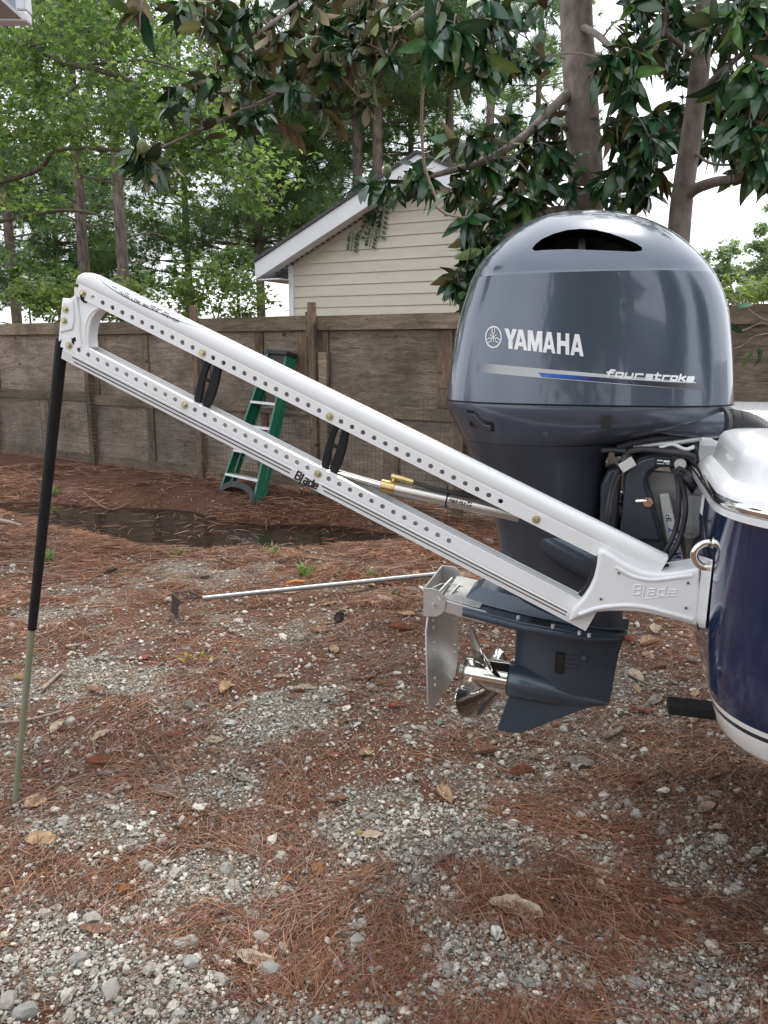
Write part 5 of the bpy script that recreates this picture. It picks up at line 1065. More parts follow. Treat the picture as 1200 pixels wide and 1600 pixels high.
def magnolia(name, label, trunk, limbs, blobs, base, keep=300):
    root = thing(name, label, 'tree', base); sk = Skel()
    for P, r0, r1 in trunk+limbs: sk.limb(P, r0, r1, 14 if r0 > .05 else 8)
    pos = []; rot = []; scl = []; kind = []
    for (cx, cy, Y), (rx, ry, rd), n, dark, sz in blobs:
        c = PW(cx, cy, Y); sxm = rx*Y*1.02/FPX; szm = ry*Y*1.02/FPX
        for _ in range(n):
            while True:
                q = RNG.uniform(-1, 1, 3)
                if (q**2).sum() < 1: break
            tip = c+q*np.array((sxm, rd, szm)); d = sk.twig(tip)
            d = d*.5+np.array((0, -.05 if dark and sz < .15 else -.30, .15))+RNG.normal(0, .25, 3); d /= np.linalg.norm(d); k = RNG.integers(7, 12); a0 = RNG.random()*6.28
            ux = np.cross(d, (0, 0, 1.)); ux /= np.linalg.norm(ux)+1e-6; uy = np.cross(d, ux)
            for i in range(k):
                a = a0+i*2.4; el = R(RNG.uniform(5, 75)) if i < k-2 else R(RNG.uniform(60, 85))
                l = d*math.sin(el)+(ux*math.cos(a)+uy*math.sin(a))*math.cos(el); l = l+np.array((0, 0, -.15-(.5 if dark and sz < .15 else 1.0)*RNG.random()**1.3)); l /= np.linalg.norm(l)
                pos.append(tip-d*.02*i*RNG.random()); rot.append((l, d+np.array((0, 0, .3)))); scl.append(sz*RNG.uniform(.62, 1.28)); kk = RNG.random()
                g = RNG.choice(8, p=((.05, .05, .06, .10, .22, .06, .24, .22) if sz < .15 else (.14, .14, .10, .10, .18, .05, .15, .14)) if dark else (.24, .27, .20, .11, .06, .05, .03, .04)); kind.append(g*2+(RNG.random() < .5))
    pos = np.array(pos); scl = np.array(scl); kind = np.array(kind)
    Rm = frames_from(np.array([r[0] for r in rot]), np.array([r[1] for r in rot])); roll = RNG.normal(0, .5, len(pos)); Rm = Rm @ axis_rot(np.tile((1., 0, 0), (len(pos), 1)), roll)
    X, Yp = to_px(pos[:, 0], pos[:, 1], pos[:, 2]); inview = (X > -40) & (X < 1240) & (Yp > -40) & (Yp < 520)
    vis = scl/pos[:, 1]*np.where(inview, 1, .01); order = np.argsort(-vis); big = order[:keep]; rest = order[keep:]
    for i in big:
        o = bpy.data.objects.new('leaf', LEAF_ME[kind[i]]); COL.objects.link(o); o.parent = root; s_ = scl[i]
        M4 = Matrix.Identity(4); 
        for a in range(3):
            for c_ in range(3): M4[a][c_] = float(Rm[i, a, c_]*s_)
            M4[a][3] = float(pos[i, a]-base[a])
        o.matrix_local = M4
    Vs, Fs, Cs, Ms = [], [], [], []; k0 = 0
    for g in range(16):
        ii = rest[kind[rest] == g]
        if not len(ii): continue
        V, F, mi = magleaf(1., (.36, .31)[g % 2], (.10, .34)[g % 2], nseg=4); n = len(V)//2; t, b_ = GREENS[g//2]
        v, f, _ = inst(V, F, pos[ii]-np.array(base), Rm[ii], scl[ii], np.zeros((len(ii), 3))); c = np.tile(np.concatenate([np.tile(np.array(t)*1.25, (n, 1)), np.tile(b_, (n, 1))]), (len(ii), 1))
        c = c*np.repeat(RNG.uniform(.75, 1.25, (len(ii), 1)), len(V), axis=0)
        Vs.append(v); Fs.append(f+k0); Cs.append(c); Ms.append(np.tile(mi, len(ii))); k0 += len(v)
    tag(link('foliage', np_mesh('foliage', np.concatenate(Vs), np.concatenate(Fs), [m_magtop, m_magbot], np.concatenate(Cs), np.concatenate(Ms), True), root), kind='stuff')
    sk.wood.build('trunk', m_magbark, root, smooth=70)
    return root, sk
T1 = lambda y, Y=6.3, x=None: PW(x if x is not None else 905+(330-y)*-.02, y, Y)
tb1 = G(925, 700, 0); tb1 = np.array((T1(330)[0]+.05, 6.3, 0.))
trunk1 = [([tb1+(0, 0, -.1), (tb1[0], 6.3, 1.0), PW(915, 340, 6.3), PW(908, 160, 6.3), PW(900, 0, 6.3), PW(905, -250, 6.3)], .150, .105)]
limbs1 = [([PW(890, 145, 6.3), PW(868, 165, 6.1), PW(820, 212, 5.9), PW(760, 250, 5.7), PW(700, 268, 5.6), PW(640, 282, 5.5), PW(585, 285, 5.4)], .042, .010),
          ([PW(905, 330, 6.3), PW(860, 330, 6.0), PW(800, 360, 5.8), PW(765, 410, 5.7), PW(740, 470, 5.7)], .035, .010),
          ([PW(905, -60, 6.3), PW(800, -40, 5.6), PW(680, 5, 5.0), PW(560, 90, 4.7), PW(430, 150, 4.5), PW(330, 195, 4.4), PW(250, 232, 4.4)], .021, .006),
          ([PW(905, -120, 6.3), PW(720, -60, 5.0), PW(520, -20, 4.4), PW(420, 40, 4.2), PW(340, 110, 4.2)], .018, .006),
          ([PW(905, -160, 6.3), PW(640, -140, 4.6), PW(420, -110, 3.9), PW(260, -60, 3.7), PW(222, 0, 3.6), PW(218, 45, 3.6)], .02, .005),
          ([PW(905, 40, 6.3), PW(940, 60, 5.8), PW(975, 110, 5.4), PW(990, 180, 5.2)], .028, .008), ([PW(912, 300, 6.3), PW(960, 300, 6.0), PW(1010, 280, 5.8)], .02, .007),
          ([PW(700, -60, 4.8), PW(690, 0, 4.3), PW(665, 60, 4.2)], .015, .006), ([PW(905, -60, 6.3), PW(1000, -60, 5.9), PW(1040, 30, 5.7), PW(1000, 120, 5.7)], .03, .008)]
blobs1 = [((520, 55, 4.6), (150, 60, .35), 28, True, 0.133), ((380, 110, 4.4), (110, 75, .35), 23, True, 0.129), ((480, 150, 4.6), (110, 45, .3), 15, True, 0.125), ((330, 30, 4.2), (70, 40, .25), 7, True, 0.129), ((600, 40, 4.9), (70, 50, .3), 12, True, 0.129),
          ((690, 45, 4.2), (50, 40, .22), 7, False, .165), ((745, 60, 4.3), (45, 45, .25), 7, False, .165), ((800, 40, 5.2), (80, 45, .4), 16, True, .17), ((580, 282, 5.4), (22, 10, .1), 2, True, .19), ((648, 285, 5.5), (40, 18, .15), 5, True, .185),
          ((735, 215, 5.6), (35, 25, .2), 4, True, .19), ((800, 215, 5.8), (50, 30, .25), 6, True, .18), ((770, 300, 5.8), (75, 38, .4), 17, True, .18), ((840, 280, 6.0), (55, 60, .35), 18, True, .18), ((745, 375, 5.7), (48, 42, .25), 13, False, .175), ((728, 445, 5.7), (24, 38, .2), 8, True, .17), ((820, 355, 6.05), (55, 30, .25), 12, True, .175), ((860, 220, 6.1), (25, 60, .2), 8, True, .17),
          ((970, 110, 5.4), (40, 60, .25), 13, True, .19), ((985, 215, 5.5), (45, 60, .3), 16, True, .185), ((990, 290, 5.9), (50, 30, .25), 9, True, .18), ((1000, 40, 5.8), (60, 60, .4), 16, True, .175), ((222, 20, 3.6), (14, 30, .08), 2, True, 0.129), ((230, 240, 4.4), (28, 16, .12), 4, True, .16), ((300, 165, 4.4), (60, 50, .2), 7, True, 0.120)]
mag1, sk1 = magnolia('magnolia_tree', 'large magnolia tree whose grey brown trunk rises behind the motor cowl', trunk1, limbs1, blobs1, tb1)
m_fruit = pm('magnolia_fruit', (.17, .20, .085), .8, var=.4, scale=45, bump=1., bscale=90); m_scar = pm('trunk_scar', (.30, .10, .045), .9, var=.2, scale=30)
for x, y, Y in ((657, 43, 4.12), (605, 268, 5.38), (223, 230, 4.35)):
    c = PW(x, y, Y); r_ = .034; rows = [[c+np.array((r_*.82*math.sin(a)*math.cos(t), r_*.82*math.sin(a)*math.sin(t), -r_*1.15*math.cos(a)))*(1+.07*((i+j) % 2)) for j, t in enumerate(np.linspace(0, 6.283, 14, endpoint=False))] for i, a in enumerate(np.linspace(.15, 3.0, 10))]
    MB().loft(rows).build('fruit', m_fruit, mag1, smooth=180)
q = PW(903, 273, 6.3); MB().tube([q+(0, -.135, -.015), q+(0, -.12, .0), q+(0, -.135, .02)], [.012, .024, .012], 10).build('scar', m_scar, mag1, smooth=60)
T2Y = 5.9; tb2 = np.array((PW(1062, 380, T2Y)[0], T2Y, 0.))
trunk2 = [([tb2+(0, 0, -.1), (tb2[0], T2Y, .9), PW(1060, 375, T2Y), PW(1070, 280, T2Y), PW(1085, 180, T2Y), PW(1096, 80, T2Y), PW(1102, 0, T2Y), PW(1108, -200, T2Y)], .088, .056)]
limbs2 = [([PW(1068, 310, T2Y), PW(1085, 296, T2Y-.1), PW(1115, 285, T2Y-.3), PW(1140, 280, T2Y-.5), PW(1200, 262, T2Y-.7)], .048, .022), ([PW(1090, 150, T2Y), PW(1130, 110, T2Y-.4), PW(1190, 60, T2Y-.6)], .03, .01), ([PW(1080, 235, T2Y), PW(1110, 255, T2Y-.2), PW(1150, 258, T2Y-.3)], .012, .007), ([PW(1095, 90, T2Y), PW(1050, 60, T2Y-.1), PW(1010, 20, T2Y-.2)], .025, .009), ([PW(1105, -80, T2Y), PW(1180, -40, T2Y-.6), PW(1230, 40, T2Y-.7)], .03, .01)]
blobs2 = [((1165, 60, 5.3), (50, 60, .4), 19, True, .19), ((1180, 150, 5.2), (42, 50, .3), 13, True, .19), ((1135, 150, 6.2), (30, 40, .15), 8, True, .20), ((1165, 230, 5.2), (48, 40, .3), 14, True, .185), ((1195, 275, 5.2), (30, 25, .2), 6, True, .18), ((1045, 110, 6.5), (32, 70, .25), 13, True, .175), ((1040, 210, 6.5), (30, 50, .25), 9, True, .17), ((1110, 15, 6.5), (70, 30, .25), 10, True, .18), ((1115, 222, 6.3), (22, 22, .15), 4, True, .18), ((1150, -330, 5.6), (260, 170, 1.2), 70, True, .26)]
mag2, sk2 = magnolia('magnolia_tree', 'slender leaning magnolia at the right edge with one low forked limb', trunk2, limbs2, blobs2, tb2)
# pale dead vine hanging in front of the shed
vine = MB(); vp = [PW(x, y, Y) for x, y, Y in ((676, -20, 4.2), (668, 60, 4.4), (661, 130, 4.7), (659, 200, 5.0), (664, 262, 5.2), (682, 310, 5.3), (682, 322, 5.3), (700, 335, 5.4), (735, 340, 5.6), (770, 328, 5.75), (800, 310, 5.85))]
vo_ = vine.tube(spline(vp, 6), .009, 8).build('dead_vine', pm('pale_dry_vine', (.40, .36, .29), .85, var=.2, scale=30), smooth=60, base=vp[-1])
tag(vo_, 'pale dry vine dangling from the magnolia in front of the shed gable', 'vine')
# creeper on the shed wall under the rake
iv = thing('shed_creeper', 'small dark green creeper hanging on the shed siding under the rake', 'creeper', FS.w(PS(580, 340, -.06)))
ivw = MB(); ip, ir = [], []
for x0, y0, x1, y1, n in ((552, 362, 549, 392, 10), (578, 330, 585, 350, 14), (590, 326, 577, 386, 22), (584, 330, 560, 372, 12), (600, 318, 592, 372, 14)):
    A, Bp = FS.w(PS(x0, y0, -.07)), FS.w(PS(x1, y1, -.06)); ivw.tube([A, (A+Bp)/2+(0, 0, .02), Bp], .006, 5)
    for k in range(n):
        t = k/n; p = A+(Bp-A)*t; sgn = 1 if k % 2 else -1; ip.append(p+np.array((sgn*.03, -.02, 0))); ir.append((np.array((sgn*.8, -.2-.3*RNG.random(), -.7)), np.array((0, -1, .3))))
ivw.build('stem', m_twig, iv)
ib = np.array([(0, 0, 0), (.5, .32, .03), (1, 0, -.04), (.5, -.32, .03)]); v, f, c = inst(ib, np.array([(0, 1, 2, 3)]), np.array(ip)-BASE[iv.name], frames_from(np.array([a for a, _ in ir]), np.array([b_ for _, b_ in ir])), RNG.uniform(.07, .11, len(ip)), np.array((.022, .06, .022))*RNG.uniform(.7, 1.4, (len(ip), 1)))
tag(link('leaves', np_mesh('leaves', v, f, m_magtop, c), iv), kind='stuff')
# ---------------------------------------------------------------- pines
TUFT = []
for k in range(16):
    a = k*2.4; el = .25+.75*((k*7) % 16)/16; d = np.array((math.cos(a)*math.sin(el*1.5), math.sin(a)*math.sin(el*1.5), math.cos(el*1.5))); s_ = np.cross(d, (0, 0, 1.)); s_ = s_/(np.linalg.norm(s_)+1e-6)*.036
    TUFT.append((s_, -s_, d))
TV = np.array([p for t in TUFT for p in t]); TF = np.arange(len(TV)).reshape(-1, 3)
def pine(x, Y, top_px, r, label, crown_from, ntuft, spread_=2.2, seed=0, lean=0., cols=((.065, .125, .050), (.15, .225, .085)), group='tall pines behind the fence'):
    rg = np.random.default_rng(seed); b0 = PW(x, 540, Y); b0[2] = 0; ztop = PW(x, top_px, Y)[2]; root = thing('pine_tree', label, 'tree', b0, group=group); sk = Skel()
    P = [b0+(lean*t*t*2, 0, ztop*t-.1) for t in np.linspace(0, 1, 5)]; sk.limb(P, r, r*.5, 9)
    z0 = PW(x, crown_from, Y)[2]; tips = []; dirs = []
    nb = int(ntuft/26)
    for k in range(nb):
        zz = z0+(ztop-z0)*rg.random()**1.0; a = rg.random()*6.283; L = spread_*(1.1-.5*(zz-z0)/(ztop-z0+.01))*rg.uniform(.55, 1.15); p0 = b0+(lean*(zz/ztop)**2*2, 0, zz)
        d = np.array((math.cos(a), math.sin(a), .12+.25*rg.random())); mid_p = p0+d*L*.5+(0, 0, -.06*L); tip = p0+d*L+(0, 0, -.05*L+.15*rg.random()); sk.wood.tube(spline([p0, mid_p, tip], 3), list(np.linspace(r*.22, .007, 7)), 5, caps=False)
        for j in range(26):
            t = .35+.7*rg.random()**.7; q = p0+(tip-p0)*min(t, 1.02)+np.array((0, 0, -.06*L*4*t*(1-t)))+rg.normal(0, .20+.10*t, 3)*np.array((1, 1, .6)); tips.append(q); e = d+rg.normal(0, .6, 3)+np.array((0, 0, .25)); dirs.append(e)
    for k in range(5): # bare dead stubs under the crown
        zz = z0*rg.uniform(.45, 1.0); a = rg.random()*6.283; L = rg.uniform(.4, 1.3); p0 = b0+(0, 0, zz); sk.wood.tube([p0, p0+np.array((math.cos(a), math.sin(a), .2))*L*.6, p0+np.array((math.cos(a+.3), math.sin(a+.3), .05))*L], [.025, .015, .006], 5, caps=False)
    sk.wood.build('trunk', m_bark, root, smooth=70)
    tips = np.array(tips); dirs = np.array(dirs); n = len(tips); dirs /= np.linalg.norm(dirs, axis=1, keepdims=True)
    Rm = frames_from(np.cross(dirs, rg.normal(0, 1, (n, 3))), dirs); c = np.array(cols[0])+(np.array(cols[1])-np.array(cols[0]))*rg.random((n, 1))**1.5
    v, f, cc = inst(TV, TF, tips-b0, Rm, rg.uniform(.24, .42, n), c)
    tag(link('crown', np_mesh('crown', v, f, m_needle, cc), root), kind='stuff')
for args in ((140, 20., -420, .155, 'pine with bare trunk, left of the pair behind the white knuckle', 290, 1100, 2.4, 1, .05), (200, 18.5, -420, .15, 'pine with bare trunk, right of the pair behind the white knuckle', 260, 1100, 2.4, 2, .0),
             (30, 22., -350, .15, 'pine at the left edge mostly hidden by green leaves', 380, 1500, 2.8, 3), (560, 22., -420, .16, 'straight pine trunk, left of the close pair above the shed roof', 215, 2000, 3.0, 4), (590, 21., -420, .16, 'straight pine trunk, right of the close pair above the shed roof', 190, 1600, 2.7, 5),
             (697, 22., -420, .135, 'thin pine trunk above the shed apex', 140, 1400, 2.4, 6), (757, 19., -420, .125, 'pine with twin pale trunk between shed apex and magnolia', 110, 900, 2.2, 7), (827, 27., -200, .13, 'far thin pine seen just left of the magnolia trunk', 200, 900, 2.4, 8),
             (410, 24., 40, .15, 'bushy green pine behind the left end of the shed roof', 430, 2700, 3.1, 9, 0, ((.075, .15, .055), (.18, .27, .10))), (480, 26., 100, .15, 'dense green pine behind the middle of the shed roof slope', 420, 2700, 3.0, 10, 0, ((.075, .15, .055), (.18, .27, .10))), (300, 25., 60, .14, 'pine in the gap between the bare trunks and the shed', 455, 900, 2.3, 11), (100, 26., 250, .14, 'low spreading pine behind the left end of the fence', 480, 3200, 3.2, 12, 0, ((.06, .125, .045), (.14, .22, .08))), (-160, 23., -300, .15, 'pine beyond the left end of the fence', 420, 1500, 2.8, 21), (-420, 22., -200, .15, 'pine far beyond the left end of the fence', 430, 1500, 2.8, 22), (1330, 24., -100, .15, 'pine beyond the right end of the fence', 430, 1500, 2.8, 23), (1560, 22., 0, .15, 'pine far beyond the right end of the fence', 440, 1500, 2.8, 24), (640, 26., 60, .14, 'pine crown showing just left of the shed apex', 300, 2200, 2.6, 13, 0, ((.06, .125, .045), (.15, .23, .08)))):
    pine(*args)
# ---------------------------------------------------------------- broadleaf tree with small pointed leaves, upper left
SLv = np.array([(0, 0, 0), (.35, .20, .02), (.45, .48, .0), (.62, .20, .03), (1, 0, -.06), (.62, -.20, .03), (.45, -.48, .0), (.35, -.20, .02)]); SLf = np.array([(0, 1, 4, 7), (1, 2, 3, 4), (4, 5, 6, 7)])
def leafy(root, sk, blobs, per, size, cols, base, twig_r=.004, wood=m_twig, name='crown', flat=.35):
    pos, dr = [], []
    for (cx, cy, Y), (rx, ry, rd), n in blobs:
        c = PW(cx, cy, Y); sxm, szm = rx*Y/FPX, ry*Y/FPX
        for _ in range(n):
            while True:
                q = RNG.uniform(-1, 1, 3)
                if (q**2).sum() < 1: break
            tip = c+q*np.array((sxm, rd, szm)); d = sk.twig(tip, twig_r)
            k = per; t = RNG.random((k, 1)); P = tip-d*t*.55+RNG.normal(0, .10, (k, 3))*np.array((1, 1, .8)); pos.append(P); e = RNG.normal(0, 1, (k, 3)); e[:, 2] = e[:, 2]*flat-.25; dr.append(e+d*.3)
    pos = np.concatenate(pos); dr = np.concatenate(dr); n = len(pos); up = RNG.normal(0, .45, (n, 3))+np.array((0, 0, 1.))
    lo, hi = np.array(cols[0]), np.array(cols[1]); c = lo+(hi-lo)*RNG.random((n, 1))**1.6
    v, f, cc = inst(SLv, SLf, pos-np.array(base), frames_from(dr, up), size*RNG.uniform(.65, 1.25, n), c)
    sk.wood.build('trunk', wood, root, smooth=70); tag(link(name, np_mesh(name, v, f, m_leaf, cc), root), kind='stuff')
bt = np.array((-6.6, 9.0, 0.)); gum = thing('sweetgum_tree', 'leafy bright green tree spreading in from the upper left edge', 'tree', bt); sk = Skel()
sk.limb([bt+(0, 0, -.1), bt+(0, 0, 2.5), bt+(.1, -.1, 5), bt+(.2, -.2, 8)], .19, .09, 12)
for P in ([bt+(0, 0, 3.0), PW(20, 280, 8.8), PW(90, 235, 8.4), PW(200, 235, 8.2), PW(300, 230, 8.0), PW(400, 255, 8.0)], [bt+(0, 0, 4.5), PW(10, 70, 8.6), PW(70, 85, 8.3), PW(118, 102, 8.2), PW(230, 95, 8.0), PW(330, 130, 8.0)], [PW(118, 102, 8.2), PW(200, 125, 8.1), PW(270, 180, 8.0), PW(380, 230, 8.0), PW(440, 300, 8.0)], [bt+(0, 0, 3.4), PW(20, 210, 9.2), PW(90, 160, 9.4), PW(200, 60, 9.4)], [bt+(0, 0, 2.6), PW(30, 340, 9.2), PW(120, 330, 9.2), PW(180, 345, 9.3)], [bt+(0, 0, 5.2), PW(60, -20, 8.6), PW(200, -10, 8.4)]): sk.limb(P, .030, .006, 7)
leafy(gum, sk, [((100, 60, 8.5), (140, 70, .8), 62), ((60, 170, 8.7), (110, 70, .8), 56), ((210, 150, 8.3), (90, 80, .7), 44), ((120, 228, 8.6), (150, 34, .7), 40), ((270, 235, 8.1), (90, 38, .5), 30), ((320, 265, 8.0), (70, 50, .5), 18), ((375, 285, 8.0), (55, 36, .4), 11), ((415, 300, 8.0), (45, 36, .35), 13), ((15, 325, 9.2), (50, 36, .5), 9), ((20, 270, 9.0), (60, 45, .6), 14), ((285, 345, 8.4), (40, 30, .4), 4), ((330, 60, 8.6), (80, 60, .6), 18), ((180, 10, 8.4), (120, 40, .7), 26), ((320, 200, 8.1), (70, 40, .4), 18), ((-130, 140, 9.0), (130, 130, 1.2), 46), ((-300, 60, 9.2), (160, 160, 1.2), 40), ((-150, 330, 9.4), (110, 70, .9), 22)],
      25, .076, ((.058, .114, .034), (.178, .255, .076)), bt)
# ---------------------------------------------------------------- shrubs and small trees behind the fence
def shrub(name, label, cat, blobs, cols, size, per, Y, trunk_h=1.2, group=None):
    cx = blobs[0][0][0]; b0 = PW(cx, 540, Y); b0[2] = 0; root = thing(name, label, cat, b0, group=group); sk = Skel()
    tops = [PW(bx, by, bY) for (bx, by, bY), _, _ in blobs]
    for i, tpt in enumerate(tops): sk.limb([b0+(0, 0, -.1), b0+(RNG.normal(0, .1), 0, .9), (b0+tpt)/2+(0, 0, .2), tpt], .07 if i == 0 else .035, .012, 6)
    leafy(root, sk, blobs, per, size, cols, b0)
YG = ((.075, .125, .035), (.20, .26, .075)); MG = ((.06, .115, .04), (.15, .22, .075)); HAZE_G = ((.12, .175, .09), (.24, .31, .15))  # last green is paled: distance haze put into the leaf colour
shrub('shrub', 'yellow green shrub behind the fence at the far left', 'shrub', [((45, 470, 15), (60, 30, .8), 16), ((80, 490, 15), (50, 30, .7), 12)], YG, .12, 40, 15)
shrub('shrub', 'bright shrub behind the fence below the bare pine pair', 'shrub', [((190, 470, 16), (60, 40, .8), 16), ((140, 490, 16), (60, 25, .7), 10)], YG, .12, 40, 16)
shrub('shrub', 'pale lime shrub behind the fence between pines and shed', 'shrub', [((300, 470, 15.5), (55, 40, .8), 18), ((350, 450, 15.5), (50, 50, .8), 18), ((390, 470, 15.5), (40, 35, .6), 12)], YG, .11, 40, 15.5)
shrub('small_tree', 'mid green bushy tree filling the gap left of the shed eave', 'tree', [((370, 420, 19), (50, 45, 1.), 16), ((320, 440, 19), (60, 35, 1.), 14), ((270, 450, 19), (50, 30, .8), 10)], MG, .14, 40, 19)
shrub('small_tree', 'dark green bushy tree at the left edge above the fence', 'tree', [((25, 420, 18), (70, 45, 1.), 20), ((100, 450, 18), (50, 30, .9), 9)], MG, .14, 40, 18)
shrub('small_tree', 'round light green tree seen right of the cowl below open sky', 'tree', [((1125, 415, 34), (38, 36, 1.2), 34), ((1100, 435, 34), (40, 30, 1.), 22), ((1135, 455, 34), (50, 30, 1.2), 26)], HAZE_G, .24, 44, 34)
shrub('small_tree', 'taller pale green tree at the right edge beyond the fence', 'tree', [((1195, 400, 38), (36, 50, 1.4), 40), ((1170, 440, 38), (44, 34, 1.2), 26), ((1230, 440, 38), (50, 50, 1.4), 30)], HAZE_G, .26, 44, 38)
shrub('shrub', 'low yellow green shrub behind the fence right of the cowl', 'shrub', [((1160, 465, 20), (60, 20, .8), 16), ((1210, 460, 20), (50, 22, .8), 14), ((1100, 470, 20), (40, 20, .8), 10)], YG, .13, 40, 20)
shrub('small_tree', 'bushy tree beyond the right end of the fence', 'tree', [((1380, 440, 26), (80, 60, 1.4), 30), ((1500, 450, 24), (90, 50, 1.2), 30)], MG, .2, 40, 26)
shrub('small_tree', 'bushy tree beyond the left end of the fence', 'tree', [((-90, 430, 19), (80, 55, 1.2), 26), ((-230, 430, 19), (100, 60, 1.2), 30)], MG, .16, 40, 19)
shrub('small_tree', 'pale tree far behind the shed roof left of the magnolia', 'tree', [((800, 250, 32), (70, 60, 1.4), 26), ((740, 300, 32), (60, 60, 1.4), 26), ((670, 300, 32), (60, 50, 1.4), 20)], HAZE_G, .24, 40, 32)
# thin dry sprays hanging in front of the dark fence at the right
sp_ = thing('bare_sprig', 'bare grey sprig with a few dark leaves against the right fence', 'twig', PW(1200, 545, 6.4)); sb_ = MB()
for P in (((1215, 515), (1190, 505), (1165, 515), (1145, 520)), ((1215, 520), (1180, 525), (1160, 540), (1146, 545)), ((1210, 505), (1185, 495), (1160, 478), (1143, 478)), ((1143, 470), (1155, 475), (1165, 486))): sb_.tube(spline([PW(x, y, 5.6) for x, y in P], 4), .006, 5)
sb_.build('stem', m_magbark, sp_)
for k, (x, y, a) in enumerate(((1182, 540, -1.2), (1190, 545, -1.6), (1175, 548, -2.0), (1200, 530, -.8), (1160, 520, 2.6), (1150, 482, .4))):
    o = bpy.data.objects.new('leaf', LEAF_ME[(k*3) % 12]); COL.objects.link(o); o.parent = sp_; o.matrix_local = Matrix.Translation(Vector(PW(x, y, 5.58)-BASE[sp_.name])) @ Matrix.Rotation(-a, 4, 'Y') @ Matrix.Rotation(.9, 4, 'X') @ Matrix.Scale(.13, 4)

# ---------------------------------------------------------------- unseen trees and house added for reflections and to dim light from behind
def reflection_tree(x, y, h, rad, label, seed):
    rg = np.random.default_rng(seed); b0 = np.array((x, y, 0.)); root = thing('reflection_tree', label, 'tree', b0); w = MB(); w.tube([b0, b0+(0, 0, h*.5), b0+(.2, 0, h*.85)], [.22, .16, .06], 9)
    n = 5200; q = rg.normal(0, 1, (n, 3)); q /= np.linalg.norm(q, axis=1, keepdims=True); q *= rg.random((n, 1))**.45; lump = 1+.35*np.sin(q[:, :1]*7+seed)*np.sin(q[:, 2:]*6); P = b0+np.array((0, 0, h*.62))+q*lump*np.array((rad, rad, h*.42))
    for k in range(14): i = rg.integers(n); w.tube([b0+(0, 0, h*rg.uniform(.3, .7)), (P[i]+b0+(0, 0, h*.6))/2, P[i]], [.07, .04, .01], 5)
    w.build('trunk', m_bark, root, smooth=60); c = np.array((.04, .085, .025))+np.array((.07, .09, .02))*rg.random((n, 1))
    v, f, cc = inst(SLv, SLf, P-b0, frames_from(rg.normal(0, 1, (n, 3)), rg.normal(0, .4, (n, 3))+np.array((0, 0, 1.))), rg.uniform(.25, .5, n), c); tag(link('crown', np_mesh('crown', v, f, m_leaf, cc), root), kind='stuff')
reflection_tree(-3.5, -11, 8, 3.0, 'unseen leafy tree added behind the camera for reflections, left', 51); reflection_tree(6.5, -12, 9, 3.0, 'unseen leafy tree added behind the camera for reflections, right', 52); reflection_tree(12, -5, 8, 2.6, 'unseen leafy tree added beside the boat for reflections', 53)
hs_ = thing('reflection_house', 'pale sided house added unseen behind the camera for reflections', 'house', (2.2, -17, 0))
MB().box((2.2, -17, 1.5), (7, 5, 3.0)).build('wall', m_sid, hs_); MB().loft([[(-1.7, -19.8, 2.95), (-1.7, -14.2, 2.95), (-1.7, -17, 4.9)], [(6.1, -19.8, 2.95), (6.1, -14.2, 2.95), (6.1, -17, 4.9)]]).build('roof', m_shingle, hs_)
for x in (.2, 3.0): MB().box((x, -14.48, 1.6), (1.0, .06, 1.3)).build('window', m_blk, hs_)
# ================================================================== GROUND LITTER
m_gneedle = attr_mat('dry_pine_needles', .7, 0, spec=.3); m_stone = attr_mat('limestone_gravel', .9, 0, bump=.6, spec=.25); m_grass = attr_mat('weeds', .6, .3)
def sample_ground(n, y0=1.15, y1=9.5, p=1.5):
    u = RNG.random(n); Y = (y0**(1-p)+u*(y1**(1-p)-y0**(1-p)))**(1/(1-p)); X = (RNG.random(n)*2-1)*(.56*Y+.35); return X, Y
def wet(X, Y): return height(X, Y) < WZ+.004
# gravel: thousands of chips, sizes strongly skewed to the small end
ICO = bmesh.new(); bmesh.ops.create_icosphere(ICO, subdivisions=1, radius=1.); IV = np.array([v.co[:] for v in ICO.verts]); IF = np.array([[v.index for v in f.verts] for f in ICO.faces]); ICO.free()
ICO = bmesh.new(); bmesh.ops.create_icosphere(ICO, subdivisions=2, radius=1.); IV2 = np.array([v.co[:] for v in ICO.verts]); IF2 = np.array([[v.index for v in f.verts] for f in ICO.faces]); ICO.free()
def stones(n, V0, F0, smin, smax, k, minmask, name):
    Vs, Fs, Cs = [], [], []; X, Y = sample_ground(n); g = gravel_mask(X, Y); keep = (RNG.random(n) < g**1.2*1.05+minmask) & ~wet(X, Y); X, Y, g = X[keep], Y[keep], g[keep]; n = len(X)
    s = smin*(1-RNG.random(n)*(1-(smin/smax)**k))**(-1/k); s *= np.clip(.75+.10*Y, .85, 1.25)
    Z = height(X, Y)+s*.25+.012*RNG.random(n)**2; sc = np.stack([s, s*RNG.uniform(.6, 1., n), s*RNG.uniform(.32, .65, n)], 1)
    t = RNG.random((n, 1)); warm = np.array((.44, .395, .34)); cool = np.array((.40, .395, .36)); c = (warm*(1-t)+cool*t)*RNG.uniform(.5, 1.5, (n, 1))*(1-.25*(RNG.random((n, 1)) < .2))
    q = 6
    for j in range(q):
        ii = np.arange(j, n, q); jit = 1+.55*(RNG.random((len(V0), 1))-.5)
        v, f, cc = inst(V0*jit+.10*RNG.normal(0, 1, V0.shape), F0, np.stack([X, Y, Z], 1)[ii], rand_rot(len(ii), .5), sc[ii], c[ii], .25)
        Vs.append(v); Cs.append(cc); Fs.append(f+sum(len(a) for a in Vs[:-1]))
    o = link(name, np_mesh(name, np.concatenate(Vs), np.concatenate(Fs), m_stone, np.concatenate(Cs))); tag(o, kind='stuff'); return o
stones(150000, IV, IF, .0028, .015, 1.7, .20, 'gravel')
stones(2600, IV2, IF2, .010, .026, 2.8, .12, 'coarse_gravel')
